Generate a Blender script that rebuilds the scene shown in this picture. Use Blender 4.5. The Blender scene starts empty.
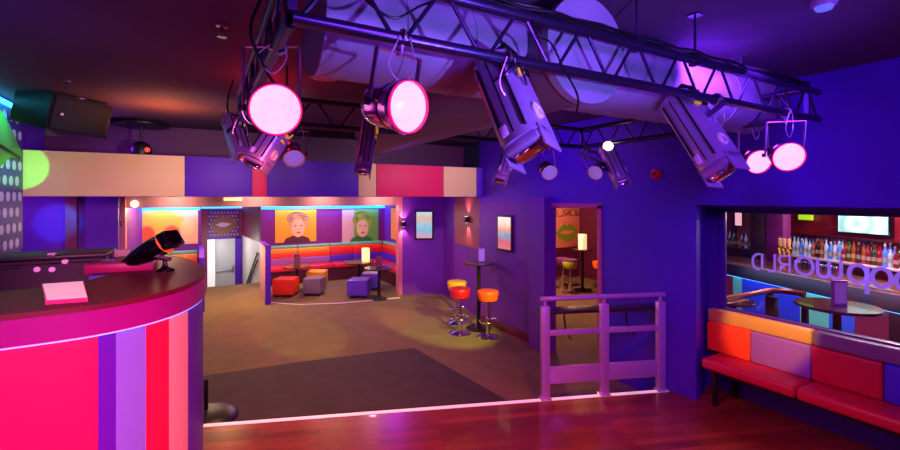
import bpy, bmesh, math, random
from mathutils import Vector, Matrix
random.seed(7)
V = Vector
SC = bpy.context.scene
COL = SC.collection
# ------------------------------------------------------------------ camera
CAM = V((0, 0, 2.3)); YAW = math.radians(29.6); F = 440.0; HY = 197.5
CA, SA = math.cos(YAW), math.sin(YAW)
def ray(px, py):
    r = (px - 450) / F; u = -(py - HY) / F
    return V((r * CA + SA, CA - r * SA, u))
def at(px, py, t): return CAM + ray(px, py) * t          # point at forward distance t
def onz(px, py, z):
    d = ray(px, py); return CAM + d * ((z - CAM.z) / d.z)
def onX(px, py, X):
    d = ray(px, py); return CAM + d * (X / d.x)
def onY(px, py, Y):
    d = ray(px, py); return CAM + d * (Y / d.y)
def topx(p):
    q = p - CAM; f = q.x * SA + q.y * CA; r = q.x * CA - q.y * SA
    return (450 + F * r / f, HY - F * q.z / f)
cd = bpy.data.cameras.new('camera'); cam = bpy.data.objects.new('camera', cd); COL.objects.link(cam)
cd.sensor_width = 36; cd.lens = F / 900 * 36; cd.shift_y = (HY - 225) / 900; cd.clip_start = .02
cam.location = CAM; cam.rotation_euler = (math.pi / 2, 0, -YAW)
SC.camera = cam
vs = SC.view_settings; vs.view_transform = 'Standard'; vs.look = 'None'; vs.exposure = 0; vs.gamma = 1; vs.use_curve_mapping = False

# ------------------------------------------------------------------ materials
def lin(c):
    return tuple((x / 255 / 12.92) if x / 255 <= .04045 else ((x / 255 + .055) / 1.055) ** 2.4 for x in c) + (1,)
MATS = {}
def mat(name, col, rough=.5, metal=0, em=None, es=0, noise=0, nscale=8, bump=0, bscale=60, trans=0, coat=0, alpha=1):
    if name in MATS: return MATS[name]
    m = bpy.data.materials.new(name); m.use_nodes = True; nt = m.node_tree; b = nt.nodes['Principled BSDF']
    c = lin(col)
    b.inputs['Base Color'].default_value = c; b.inputs['Roughness'].default_value = rough; b.inputs['Metallic'].default_value = metal
    if coat: b.inputs['Coat Weight'].default_value = coat
    if trans: b.inputs['Transmission Weight'].default_value = trans
    if alpha < 1: b.inputs['Alpha'].default_value = alpha
    if em: b.inputs['Emission Color'].default_value = lin(em); b.inputs['Emission Strength'].default_value = es
    tc = nt.nodes.new('ShaderNodeTexCoord')
    if noise:
        n = nt.nodes.new('ShaderNodeTexNoise'); n.inputs['Scale'].default_value = nscale; n.inputs['Detail'].default_value = 5
        nt.links.new(tc.outputs['Object'], n.inputs['Vector'])
        r = nt.nodes.new('ShaderNodeValToRGB'); r.color_ramp.elements[0].position = .3; r.color_ramp.elements[1].position = .7
        r.color_ramp.elements[0].color = tuple(x * (1 - noise) for x in c[:3]) + (1,)
        r.color_ramp.elements[1].color = tuple(min(1, x * (1 + noise)) for x in c[:3]) + (1,)
        nt.links.new(n.outputs['Fac'], r.inputs['Fac']); nt.links.new(r.outputs['Color'], b.inputs['Base Color'])
    if bump:
        n2 = nt.nodes.new('ShaderNodeTexNoise'); n2.inputs['Scale'].default_value = bscale; n2.inputs['Detail'].default_value = 3
        nt.links.new(tc.outputs['Object'], n2.inputs['Vector'])
        bp = nt.nodes.new('ShaderNodeBump'); bp.inputs['Strength'].default_value = bump; bp.inputs['Distance'].default_value = .01
        nt.links.new(n2.outputs['Fac'], bp.inputs['Height']); nt.links.new(bp.outputs['Normal'], b.inputs['Normal'])
    MATS[name] = m; return m
def glass_mat(name, col, rough=.02, mix=.9):
    if name in MATS: return MATS[name]
    m = bpy.data.materials.new(name); m.use_nodes = True; nt = m.node_tree; nt.nodes.clear()
    o = nt.nodes.new('ShaderNodeOutputMaterial'); t = nt.nodes.new('ShaderNodeBsdfTransparent'); g = nt.nodes.new('ShaderNodeBsdfGlossy')
    g.inputs['Roughness'].default_value = rough; t.inputs['Color'].default_value = lin(col)
    mx = nt.nodes.new('ShaderNodeMixShader'); mx.inputs[0].default_value = 1 - mix
    nt.links.new(t.outputs[0], mx.inputs[1]); nt.links.new(g.outputs[0], mx.inputs[2]); nt.links.new(mx.outputs[0], o.inputs[0])
    MATS[name] = m; return m

# ------------------------------------------------------------------ mesh builder
def basis(d, up=V((0, 0, 1))):
    d = V(d).normalized()
    if abs(d.dot(up)) > .98: up = V((0, 1, 0))
    x = up.cross(d).normalized(); y = d.cross(x).normalized()
    return x, y, d
class MB:
    def __init__(s): s.v = []; s.f = []; s.m = []; s.mi = 0
    def add(s, vs, fs):
        o = len(s.v); s.v += [V(p) for p in vs]
        for f in fs: s.f.append([i + o for i in f]); s.m.append(s.mi)
        return s
    def bm(s, b):
        b.verts.ensure_lookup_table(); b.verts.index_update()
        s.add([v.co.copy() for v in b.verts], [[v.index for v in f.verts] for f in b.faces]); b.free(); return s
    def box(s, lo, hi, bev=0, seg=2, M=None):
        lo = V(lo); hi = V(hi); b = bmesh.new(); bmesh.ops.create_cube(b, size=1)
        for v in b.verts: v.co = V(((lo.x + hi.x) / 2 + v.co.x * (hi.x - lo.x), (lo.y + hi.y) / 2 + v.co.y * (hi.y - lo.y), (lo.z + hi.z) / 2 + v.co.z * (hi.z - lo.z)))
        if bev: bmesh.ops.bevel(b, geom=b.edges[:] , offset=bev, segments=seg, profile=.5, affect='EDGES')
        if M is not None: b.transform(M)
        return s.bm(b)
    def prism(s, pts, z0, z1, M=None):
        n = len(pts); vs = [V((p[0], p[1], z0)) for p in pts] + [V((p[0], p[1], z1)) for p in pts]
        if M is not None: vs = [M @ v for v in vs]
        s.add(vs, [list(range(n))[::-1], list(range(n, 2 * n))] + [[i, (i + 1) % n, n + (i + 1) % n, n + i] for i in range(n)]); return s
    def tube(s, pts, r, n=10, cap=True, closed=False, flat=None):
        pts = [V(p) for p in pts]; rings = []; up = None
        N = len(pts)
        for i, p in enumerate(pts):
            if closed: d = pts[(i + 1) % N] - pts[i - 1]
            else: d = (pts[min(i + 1, N - 1)] - pts[max(i - 1, 0)])
            d.normalize()
            if up is None: x, y, _ = basis(d)
            else:
                x = up - d * up.dot(d)
                if x.length < 1e-6: x, y, _ = basis(d)
                x.normalize(); y = d.cross(x)
            up = x
            rr = r[i] if isinstance(r, (list, tuple)) else r
            rings.append([p + (x * math.cos(2 * math.pi * k / n) + y * math.sin(2 * math.pi * k / n) * (flat or 1)) * rr for k in range(n)])
        vs = [q for g in rings for q in g]; fs = []
        for i in range(N if closed else N - 1):
            j = (i + 1) % N
            for k in range(n): fs.append([i * n + k, i * n + (k + 1) % n, j * n + (k + 1) % n, j * n + k])
        if cap and not closed: fs += [list(range(n))[::-1], [(N - 1) * n + k for k in range(n)]]
        return s.add(vs, fs)
    def cyl(s, a, b, r, n=16): return s.tube([a, b], r, n)
    def lathe(s, prof, o=(0, 0, 0), d=(0, 0, 1), n=24, cap=True):
        x, y, z = basis(d); o = V(o); vs = []; fs = []
        for (r, h) in prof: vs += [o + z * h + (x * math.cos(2 * math.pi * k / n) + y * math.sin(2 * math.pi * k / n)) * r for k in range(n)]
        for i in range(len(prof) - 1):
            for k in range(n): fs.append([i * n + k, i * n + (k + 1) % n, (i + 1) * n + (k + 1) % n, (i + 1) * n + k])
        if cap: fs += [list(range(n))[::-1], [(len(prof) - 1) * n + k for k in range(n)]]
        return s.add(vs, fs)
    def bar(s, a, b, w, h, up=V((0, 0, 1))):
        a = V(a); b = V(b); x, y, z = basis(b - a, up)
        c = [(-w / 2, -h / 2), (w / 2, -h / 2), (w / 2, h / 2), (-w / 2, h / 2)]
        vs = [a + x * p + y * q for p, q in c] + [b + x * p + y * q for p, q in c]
        return s.add(vs, [[3, 2, 1, 0], [4, 5, 6, 7], [0, 1, 5, 4], [1, 2, 6, 5], [2, 3, 7, 6], [3, 0, 4, 7]])
    def build(s, name, mats, parent=None, smooth=True, loc=None, ang=35):
        me = bpy.data.meshes.new(name)
        off = V((0, 0, 0))
        if loc is not None: off = V(loc)
        p = parent
        while p is not None: off = off + V(p.location); p = p.parent
        me.from_pydata([v - off for v in s.v], [], s.f)
        if not isinstance(mats, (list, tuple)): mats = [mats]
        for m in mats: me.materials.append(m)
        me.polygons.foreach_set('material_index', s.m)
        b = bmesh.new(); b.from_mesh(me); bmesh.ops.recalc_face_normals(b, faces=b.faces); b.to_mesh(me); b.free()
        if smooth:
            me.shade_smooth(); me.set_sharp_from_angle(angle=math.radians(ang))
        o = bpy.data.objects.new(name, me); COL.objects.link(o)
        if loc is not None: o.location = loc
        if parent is not None: o.parent = parent
        return o
def tag(o, label, cat, group=None, kind=None):
    o['label'] = label
    if cat: o['category'] = cat
    if group: o['group'] = group
    if kind: o['kind'] = kind
    return o
def thing(name, loc, label, cat, group=None):
    o = bpy.data.objects.new(name, None); o.empty_display_size = .1; COL.objects.link(o); o.location = V(loc)
    return tag(o, label, cat, group)
def struct(o, label=None):
    o['kind'] = 'structure'
    if label: o['label'] = label
    return o
def copy_tree(o, parent=None):
    c = o.copy(); COL.objects.link(c)
    if parent is not None: c.parent = parent
    for ch in list(o.children): copy_tree(ch, c)
    return c
def place(proto, loc, rz=0, label=None, group=None, first=[]):
    if proto in first: o = copy_tree(proto)
    else: o = proto; first.append(proto)
    o.location = V(loc); o.rotation_euler = (0, 0, rz)
    if label: o['label'] = label
    if group: o['group'] = group
    return o
def RZ(a, o=(0, 0, 0)): return Matrix.Translation(V(o)) @ Matrix.Rotation(a, 4, 'Z')

# ------------------------------------------------------------------ palette
M_wall = mat('purple_wall_paint', (96, 28, 172), .55, noise=.06, nscale=2, bump=.05)
M_wallm = mat('plum_wall_paint', (112, 30, 160), .55, noise=.06, nscale=2)
M_ceil = mat('dark_ceiling_paint', (92, 62, 96), .8, noise=.15, nscale=1.2)
M_black = mat('black_plastic', (14, 12, 18), .4)
M_blackg = mat('gloss_black', (10, 8, 14), .15)
M_steel = mat('brushed_steel', (190, 180, 195), .3, 1, noise=.08, nscale=30)
M_chrome = mat('chrome', (230, 230, 235), .08, 1)
M_truss = mat('truss_aluminium', (84, 70, 112), .3, .9)
M_duct = mat('galvanised_duct', (150, 150, 172), .5, .1, noise=.08, nscale=5)
M_white = mat('off_white', (235, 230, 220), .5)
M_tan = mat('tan_panel', (244, 200, 146), .6)
M_violet = mat('violet_panel', (88, 10, 190), .6)
M_pink = mat('hot_pink_panel', (238, 30, 100), .6)
M_wood_dk = mat('dark_wood', (48, 26, 24), .3, noise=.3, nscale=6, coat=.3)

def carpet():
    m = mat('patterned_carpet', (150, 112, 84), .95); nt = m.node_tree; b = nt.nodes['Principled BSDF']
    tc = nt.nodes.new('ShaderNodeTexCoord')
    n = nt.nodes.new('ShaderNodeTexNoise'); n.inputs['Scale'].default_value = 3; n.inputs['Detail'].default_value = 8
    n2 = nt.nodes.new('ShaderNodeTexNoise'); n2.inputs['Scale'].default_value = 180
    r = nt.nodes.new('ShaderNodeValToRGB'); r.color_ramp.elements[0].color = lin((108, 88, 62)); r.color_ramp.elements[1].color = lin((126, 102, 68))
    r.color_ramp.elements[0].position = .25; r.color_ramp.elements[1].position = .8
    nt.links.new(tc.outputs['Object'], n.inputs['Vector']); nt.links.new(tc.outputs['Object'], n2.inputs['Vector'])
    nt.links.new(n.outputs['Fac'], r.inputs['Fac']); nt.links.new(r.outputs['Color'], b.inputs['Base Color'])
    bp = nt.nodes.new('ShaderNodeBump'); bp.inputs['Strength'].default_value = .5; bp.inputs['Distance'].default_value = .01
    nt.links.new(n2.outputs['Fac'], bp.inputs['Height']); nt.links.new(bp.outputs['Normal'], b.inputs['Normal'])
    return m
def planks():
    m = mat('red_wood_boards', (130, 50, 30), .28, coat=.2); nt = m.node_tree; b = nt.nodes['Principled BSDF']
    tc = nt.nodes.new('ShaderNodeTexCoord'); mp = nt.nodes.new('ShaderNodeMapping'); mp.inputs['Rotation'].default_value = (0, 0, math.radians(20.5))
    br = nt.nodes.new('ShaderNodeTexBrick'); br.inputs['Scale'].default_value = 1; br.inputs['Brick Width'].default_value = 1.1; br.inputs['Row Height'].default_value = .09
    br.inputs['Mortar Size'].default_value = .0015; br.inputs['Color1'].default_value = lin((150, 62, 34)); br.inputs['Color2'].default_value = lin((104, 36, 24)); br.inputs['Mortar'].default_value = lin((30, 8, 6))
    w = nt.nodes.new('ShaderNodeTexNoise'); w.inputs['Scale'].default_value = 6; w.inputs['Detail'].default_value = 6
    mp2 = nt.nodes.new('ShaderNodeMapping'); mp2.inputs['Scale'].default_value = (1, 12, 1)
    mx = nt.nodes.new('ShaderNodeMix'); mx.data_type = 'RGBA'; mx.blend_type = 'MULTIPLY'; mx.inputs[0].default_value = .6
    cr = nt.nodes.new('ShaderNodeValToRGB'); cr.color_ramp.elements[0].color = (.35, .35, .35, 1); cr.color_ramp.elements[0].position = .3; cr.color_ramp.elements[1].position = .65
    nt.links.new(tc.outputs['Object'], mp.inputs['Vector']); nt.links.new(mp.outputs[0], br.inputs['Vector'])
    nt.links.new(mp.outputs[0], mp2.inputs['Vector']); nt.links.new(mp2.outputs[0], w.inputs['Vector'])
    nt.links.new(w.outputs['Fac'], cr.inputs['Fac']); nt.links.new(br.outputs['Color'], mx.inputs[6]); nt.links.new(cr.outputs['Color'], mx.inputs[7])
    nt.links.new(mx.outputs[2], b.inputs['Base Color'])
    return m
M_carpet = carpet(); M_plank = planks()

# ================================================================== SETTING
XR = 4.55; ZC = 3.35; ZW = .15; XG = 5.05
def S(name, lo, hi, m, bev=0, label=None): return struct(MB().box(lo, hi, bev).build(name, m), label)
def wallseg(name, a, b, z0, z1, th, m):
    """wall whose room face runs a->b, thickness to the right of a->b"""
    a = V((a[0], a[1])); b = V((b[0], b[1])); d = (b - a).normalized(); n = V((d.y, -d.x)) * th
    return struct(MB().prism([a, b, b + n, a + n], z0, z1).build(name, m))
# nosing line between carpet and raised wood floor
NA = V((.03, 4.76)); ND = (V((4.55, 3.07)) - NA).normalized()
def nos(x): return V((x, NA.y + ND.y / ND.x * (x - NA.x)))
fl = MB(); fl.box((-5, 3.0, -.1), (9.6, 12.9, 0)); struct(fl.build('floor', M_carpet), 'mottled brown carpet of the lower room')
w = MB(); w.prism([(-1.775, -2.6), (9.6, -2.6), (9.6, 3.07), (4.56, 3.07), tuple(nos(-1.775))], -.1, ZW)
struct(w.build('floor_boards', M_plank), 'glossy red-brown wood boards of the raised floor')
# bar room floor back portion
w = MB(); w.prism([(5.06, 3.075), (9.6, 3.075), (9.6, 5.6)], .002, ZW); struct(w.build('floor_bar', M_plank))
# nosing strip
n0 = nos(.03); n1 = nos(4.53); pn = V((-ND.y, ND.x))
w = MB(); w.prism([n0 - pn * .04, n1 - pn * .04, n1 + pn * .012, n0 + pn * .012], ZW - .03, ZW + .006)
struct(w.build('trim_1', mat('white_nosing', (250, 235, 235), .4, em=(255, 200, 215), es=.45)), 'white nosing strip along the edge of the wood floor')  # glow added so the strip looks brightly lit
# dark dance floor inset in the carpet
q = [onz(200, 376, 0), onz(300, 362, 0), onz(414, 348, 0), onz(494, 397, 0)]
w = MB(); pts = [(-.2, 4.95), (-.25, q[0].y), (q[1].x, q[1].y), (q[2].x, q[2].y), (nos(3.05).x, nos(3.05).y + .08), (.2, nos(.2).y + .08)]
w.prism(pts, .0005, .004)
struct(w.build('floor_dance', mat('dark_vinyl', (58, 42, 44), .85, noise=.2, nscale=3)), 'dark flat dance floor inset in the carpet')

# ceiling
S('ceiling', (-1.9, -2.6, ZC), (4.75, 7.9, ZC + .1), M_ceil)
S('ceiling_low', (-5, 6.9, 2.36), (5.6, 12.9, 2.42), M_wallm)
# left wall and back of main room
S('wall_left', (-1.9, -2.6, 0), (-1.775, 6.78, ZC), M_wall)
S('wall_near', (-1.9, -2.75, 0), (9.7, -2.6, ZC), M_wall)
S('wall_upper_back', (-1.9, 7.8, 2.42), (4.75, 7.9, ZC), mat('upper_plum', (84, 14, 84), .6))
S('wall_upper_left', (-1.9, 6.9, 2.42), (-1.8, 7.8, ZC), M_wall)
S('wall_far_left', (-5.1, 6.8, 0), (-5, 12.9, 2.36), M_wall)
S('wall_left_return', (-5, 6.70, 0), (-1.8, 6.8, 2.36), M_wall)
# right wall : with doorway (Y 4.0-4.88) and window recess (Y -1..2.75)
YR = 2.75
M_wallr = mat('blue_violet_wall_paint', (72, 8, 172), .5, noise=.05, nscale=2, bump=.04)
S('wall_right', (XR, -2.6, 2.22), (XR + .15, 6.9, ZC), M_wallr)
w = MB(); w.prism([(XR, YR), (XR + .15, YR + .05), (XR + .15, 4.0), (XR, 4.0)], 0, 2.22); struct(w.build('wall_right_near', M_wallr))
S('wall_right_mid', (XR, 4.94, 0), (XR + .08, 6.9, 2.22), M_wallm)
S('wall_right_front', (XR, -2.6, ZW), (XR + .65, -1.0, 2.22), M_wallr)
w = MB(); w.prism([(XR + .15, YR + .05), (XG + .12, YR + .22), (XG + .12, YR + .32), (XR + .15, YR + .32)], ZW, 2.22); struct(w.build('wall_recess_side', M_wallr))
S('wall_recess_top', (XR + .15, -1.0, 2.22), (XG + .12, YR + .3, 2.34), M_wallr)
S('wall_recess_head', (XG, -1.0, 2.15), (XG + .12, YR + .2, 2.22), M_wallr)
S('wall_recess_low', (XG, -1.0, ZW), (XG + .12, YR + .2, 1.06), M_wallr)
S('wall_pilaster', (XR - .14, 4.95, 0), (XR, 5.30, 2.30), M_wallm)
# far right segments beyond the fascia
C1 = (4.62, 6.9); C2 = (5.02, 9.15); C3 = (4.12, 9.62)
wallseg('wall_right_far', C2, (C1[0], C1[1]), 0, 2.36, -.15, M_wallm)
wallseg('wall_corner', C3, C2, 0, 2.36, -.15, M_wallm)
# window frame (architrave) and glass
w = MB(); fy0, fy1, fz0, fz1 = -1.0, YR, 1.06, 2.15
for lo, hi in [((XG - .03, fy1 - .03, fz0), (XG + .02, fy1 + .03, fz1)), ((XG - .01, fy1 + .03, fz0), (XG + .10, fy1 + .19, fz1)), ((XG - .03, fy0, fz1 - .015), (XG + .02, fy1 - .05, fz1)), ((XG - .05, fy0, fz0 - .02), (XG + .04, fy1, fz0 + .025))]:
    w.box(lo, hi, .004)
fr = struct(w.build('window_1', mat('frame_violet', (80, 30, 140), .35)), 'long internal window looking into the bar')
w = MB(); w.box((XG + .05, fy0, fz0 + .02), (XG + .056, fy1 - .03, fz1 - .02)); w.build('window_pane', glass_mat('clear_glass', (250, 248, 255), .02, .97), fr)
# door frame to second room
w = MB(); w.box((XR - .015, 4.0, 0), (XR + .165, 4.07, 2.2), .004); w.box((XR - .015, 4.0, 2.15), (XR + .165, 4.94, 2.22), .004)
struct(w.build('door_1', mat('rose_door_frame', (190, 90, 120), .4)), 'open doorway with a rose-painted frame')
# baseboards
w = MB(); w.box((XR - .02, 5.3, 0), (XR, 6.9, .14), .004)
struct(w.build('baseboard_right', mat('maroon_skirting', (110, 25, 60), .35)))
# fascia with colour panels
fa = struct(MB().box((-1.77, 6.8, 2.31), (4.6, 6.9, 2.85)).build('trim_2', M_violet), 'long bulkhead of colour-blocked panels')
edges = [(22, 185, M_tan), (185, 252, M_violet), (252, 267, M_pink), (267, 358, M_violet), (358, 376, M_tan), (376, 443, M_pink), (443, 476, M_tan), (476, 489, M_violet)]
for a, b, m in edges:
    xa = onY(a, 170, 6.8).x; xb = onY(b, 170, 6.8).x
    MB().box((max(xa, -1.77) + .004, 6.78, 2.315), (min(xb, XR) - .004, 6.8, 2.845), .002).build('colour_panel', m, fa)

# ---------------- alcove area
YA = 9.7; YB = 12.8
M_bulk = mat('taupe_bulkhead', (176, 128, 130), .6)
S('wall_bulkhead', (-1.25, YA, 2.115), (4.12, YA + .1, 2.36), M_bulk)
S('wall_back_left', (-5, 9.2, 0), (-1.2, 9.35, 2.36), M_wall)
S('wall_alcove_left', (-1.3, 9.35, 0), (-1.2, YB, 2.36), M_wallm)
S('wall_alcove_back', (-1.3, YB, 0), (.02, YB + .1, 2.36), M_wallm)
S('wall_alcove_rear', (1.42, YB, 0), (5.3, YB + .1, 2.36), mat('alcove_plum', (126, 22, 130), .55))
S('wall_alcove_right', (4.95, YA - .3, 0), (5.05, YB, 2.36), M_wallm)
S('wall_alcove_jamb', (4.06, YA - .1, 0), (4.40, YA + .05, 2.36), mat('rose_jamb', (214, 120, 140), .5))
S('wall_jamb_left', (-1.32, YA - .2, 0), (-1.14, YA + .05, 2.36), mat('rose_jamb', (214, 120, 140), .5))
S('wall_pier', (-1.86, 9.08, 0), (-1.72, 9.2, 2.36), mat('bronze_pier', (120, 66, 70), .35))
# half partitions either side of the passage
w = MB(); w.box((1.225, 10.2, 0), (1.315, 11.2, 1.24), .01); struct(w.build('wall_partition_right', mat('rose_partition', (208, 150, 146), .55)))
w = MB(); w.box((1.215, 10.12, 0), (1.325, 10.2, 1.26), .006); w.box((1.215, 10.12, 1.24), (1.325, 11.2, 1.27), .004); struct(w.build('trim_3', M_violet))
w = MB(); w.box((-.02, 10.1, 0), (.08, YB, 1.10), .01); struct(w.build('wall_partition_left', M_violet))
# passage down to the exit door
M_pale = mat('pale_passage_paint', (214, 206, 204), .5)
S('wall_passage_left', (-.1, YB + .1, -1.1), (.02, 15.9, 2.36), M_pale)
w = MB(); w.prism([(1.42, YB + .1), (1.6, YB + .1), (1.4, 15.9), (1.19, 15.9)], -1.1, 2.33); struct(w.build('wall_passage_right', M_pale))
S('wall_passage_end', (.02, 15.8, -1.1), (1.42, 15.9, 2.36), mat('maroon_end_wall', (128, 20, 74), .5))
S('ceiling_passage', (-.1, 12.9, 2.33), (1.54, 15.9, 2.42), M_wallm)
w = MB()
for i in range(6): w.box((.02, 12.9 + i * .28, -1.15), (1.42, 12.9 + (i + 1) * .28 if i < 5 else 15.8, -.167 * (i + 1)))
struct(w.build('floor_stairs', M_carpet), 'steps going down to the exit door')
w = MB(); w.prism([(1.40, YB + .12), (1.41, YB + .12), (1.20, 15.74), (1.18, 15.74)], 1.08, 2.35); tag(w.build('wall_cladding', mat('maroon_cladding', (96, 14, 50), .5)), 'maroon upper cladding on the passage wall above the handrail', 'panel')
# exit door
dr = struct(MB().box((.44, 15.74, -1.0), (.98, 15.8, .98), .005).build('door_2', mat('pale_grey_door', (206, 212, 208), .4)), 'pale grey fire exit door')
w = MB(); w.box((.98, 15.75, -1.0), (1.17, 15.80, 1.02)); w.box((.2, 15.75, .98), (1.12, 15.80, 1.02)); w.build('door_frame', M_violet, dr)
w = MB(); w.tube([(.47, 15.68, -.02), (.93, 15.68, -.02)], .018); w.box((.46, 15.67, -.06), (.5, 15.74, .02), .004); w.box((.89, 15.66, -.09), (.94, 15.74, .14), .004)
w.build('push_bar', M_steel, dr)
MB().box((.2, 15.76, -1.0), (.42, 15.8, .98), .004).build('side_panel', mat('white_glow_panel', (250, 250, 250), .3, em=(255, 255, 250), es=.5), dr)  # white leaf; the light falling on it is put in as emission
w = MB()
for zo in (0, -.2): w.tube([(1.36, 13.0, .80 + zo), (1.25, 14.9, -.35 + zo)], .022)
for k in range(3): w.tube([(1.36 - k * .035, 13.1 + k * .6, .74 - k * .363), (1.42 - k * .035, 13.1 + k * .6, .74 - k * .363)], .012)
tag(w.build('handrail', M_black), 'dark double handrail sloping down the pale stair wall', 'handrail')
# white edging line at the alcove mouth
w = MB(); path = [onz(270, 303, .0), onz(300, 305, .0), onz(340, 303.5, 0), onz(400, 298, 0)]
for a, b in zip(path[:-1], path[1:]): w.bar((a.x, a.y, .008), (b.x, b.y, .008), .035, .014)
struct(w.build('trim_4', mat('pale_edging', (235, 225, 215), .4)), 'pale edging strip at the alcove floor')

# ---------------- second room seen through the doorway
S('wall_room_rear', (4.75, 9.3, 0), (10.0, 9.4, 2.6), mat('maroon_wall', (92, 18, 60), .5))
S('wall_room_right', (9.6, 3.0, 0), (9.7, 9.4, 2.6), mat('maroon_wall', (92, 18, 60), .5))
S('wall_room_left', (5.25, 6.95, 0), (5.35, 9.3, 2.6), mat('maroon_wall', (92, 18, 60), .5))
S('ceiling_room', (4.7, 2.9, 2.6), (9.7, 9.4, 2.7), M_ceil)
wallseg('wall_divider', (4.7, 3.5), (9.6, 5.75), 0, 2.6, .1, M_wallm)
# ---------------- bar room shell
S('ceiling_bar', (5.17, -2.6, 2.7), (9.7, 5.7, 2.8), M_ceil)

exec_after = []

# ================================================================== DJ BOOTH
def catmull(P, n=8):
    P = [V(p) for p in P]; out = []
    Q = [P[0] * 2 - P[1]] + P + [P[-1] * 2 - P[-2]]
    for i in range(1, len(Q) - 2):
        a, b, c, d = Q[i - 1:i + 3]
        for k in range(n):
            t = k / n
            out.append(.5 * ((2 * b) + (c - a) * t + (2 * a - 5 * b + 4 * c - d) * t * t + (3 * b - a - 3 * c + d) * t ** 3))
    out.append(P[-1]); return out
def offset(c, d):
    r = []
    for i, p in enumerate(c):
        t = (c[min(i + 1, len(c) - 1)] - c[max(i - 1, 0)]).normalized(); r.append(p + V((-t.y, t.x)) * d)
    return r
ZT = 1.69
outer = catmull([V((-1.76, 3.12)), V((-1.2, 3.12)), V((-.85, 3.125)), V((-.53, 3.165)), V((-.29, 3.29)), V((-.115, 3.50)), V((0.0, 3.80)), V((.045, 4.2)), V((.01, 4.65)), V((-.10, 5.1)), V((-.25, 5.5))], 8)
innr = catmull([V((-1.76, 3.92)), V((-1.1, 3.94)), V((-.80, 4.05)), V((-.64, 4.35)), V((-.62, 4.8)), V((-.72, 5.45))], 8)
booth = thing('dj_booth', (-.8, 3.6, ZW), 'curved DJ booth clad in upright pink, violet and salmon stripes', 'booth')
M_top = mat('maroon_laminate', (96, 2, 34), .5, coat=0, noise=.1, nscale=5)
M_lip = mat('magenta_lip', (150, 12, 132), .35)
def strip(mb, A, B, z0, z1):
    n = len(A); vs = [(p.x, p.y, z0) for p in A] + [(p.x, p.y, z0) for p in B] + [(p.x, p.y, z1) for p in A] + [(p.x, p.y, z1) for p in B]
    fs = []
    for i in range(n - 1):
        fs += [[i, i + 1, n + i + 1, n + i], [2 * n + i, 3 * n + i, 3 * n + i + 1, 2 * n + i + 1], [i, 2 * n + i, 2 * n + i + 1, i + 1], [n + i, n + i + 1, 3 * n + i + 1, 3 * n + i]]
    fs += [[0, n, 3 * n, 2 * n], [n - 1, 3 * n - 1, 4 * n - 1, 2 * n - 1]]
    mb.add(vs, fs)
w = MB(); w.prism([tuple(p) for p in offset(outer, .01)] + [tuple(p) for p in innr[::-1]], ZT - .03, ZT); w.build('counter_top', M_top, booth)
w = MB(); strip(w, outer, offset(outer, .05), ZT - .17, ZT - .03); w.build('counter_lip', M_lip, booth)
w = MB(); strip(w, offset(outer, .005), offset(outer, .05), ZT - .176, ZT - .17); w.build('lip_trim', mat('pale_pink_edge', (255, 190, 230), .3), booth)
face = offset(outer, .022); face2 = offset(outer, .06)
pxs = [topx(V((p.x, p.y, 1)))[0] for p in face]; imax = max(range(len(pxs)), key=lambda i: pxs[i])
def split(px):
    for i in range(imax):
        if pxs[i] <= px < pxs[i + 1]:
            t = (px - pxs[i]) / (pxs[i + 1] - pxs[i]); return i + t
    return None
def sub(c, a, b):
    def P(t): i = min(int(t), len(c) - 2); return c[i].lerp(c[i + 1], t - i)
    return [P(a)] + [c[i] for i in range(int(a) + 1, int(math.ceil(b)))] + [P(b)]
cuts = [0, split(98), split(116), split(146), split(169), split(188), len(face) - 1]
sm = [mat('booth_pink', (244, 18, 96), .45), mat('booth_violet', (92, 14, 188), .45), mat('booth_lilac', (132, 128, 236), .45),
      mat('booth_red', (240, 20, 80), .45), mat('booth_salmon', (236, 182, 176), .45), mat('booth_violet', (92, 14, 188), .45)]
for i in range(6):
    w = MB(); strip(w, sub(face, cuts[i], cuts[i + 1]), sub(face2, cuts[i], cuts[i + 1]), ZW, ZT - .17)
    w.build('stripe_panel', sm[i], booth)['label'] = ['wide hot pink panel', 'narrow violet panel', 'lilac panel', 'crimson panel', 'salmon pink panel', 'violet end panel'][i]
w = MB(); strip(w, offset(outer, .008), offset(outer, .021), ZT - .182, ZT - .1765)
w.build('led_strip', mat('led_cyan', (120, 170, 255), .3, em=(110, 150, 255), es=2.2), booth)
# items on the booth
sh = MB(); c4 = [onz(42, 287, ZT), onz(84, 284, ZT), onz(88, 302, ZT), onz(45, 305, ZT)]
sh.prism([(p.x, p.y) for p in c4], ZT + .001, ZT + .022)
so = sh.build('tablet', [mat('tablet_rim', (220, 70, 130), .3)], loc=(c4[0].x, c4[0].y, ZT)); tag(so, 'pale pink flat panel lying on the maroon booth counter', 'tablet')
cc = (c4[0] + c4[1] + c4[2] + c4[3]) / 4
w = MB(); w.prism([((p.x - cc.x) * .94 + cc.x, (p.y - cc.y) * .9 + cc.y) for p in c4], ZT + .022, ZT + .026); w.build('screen', mat('tablet_face', (255, 205, 215), .4, em=(255, 190, 205), es=.55), so)
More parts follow.
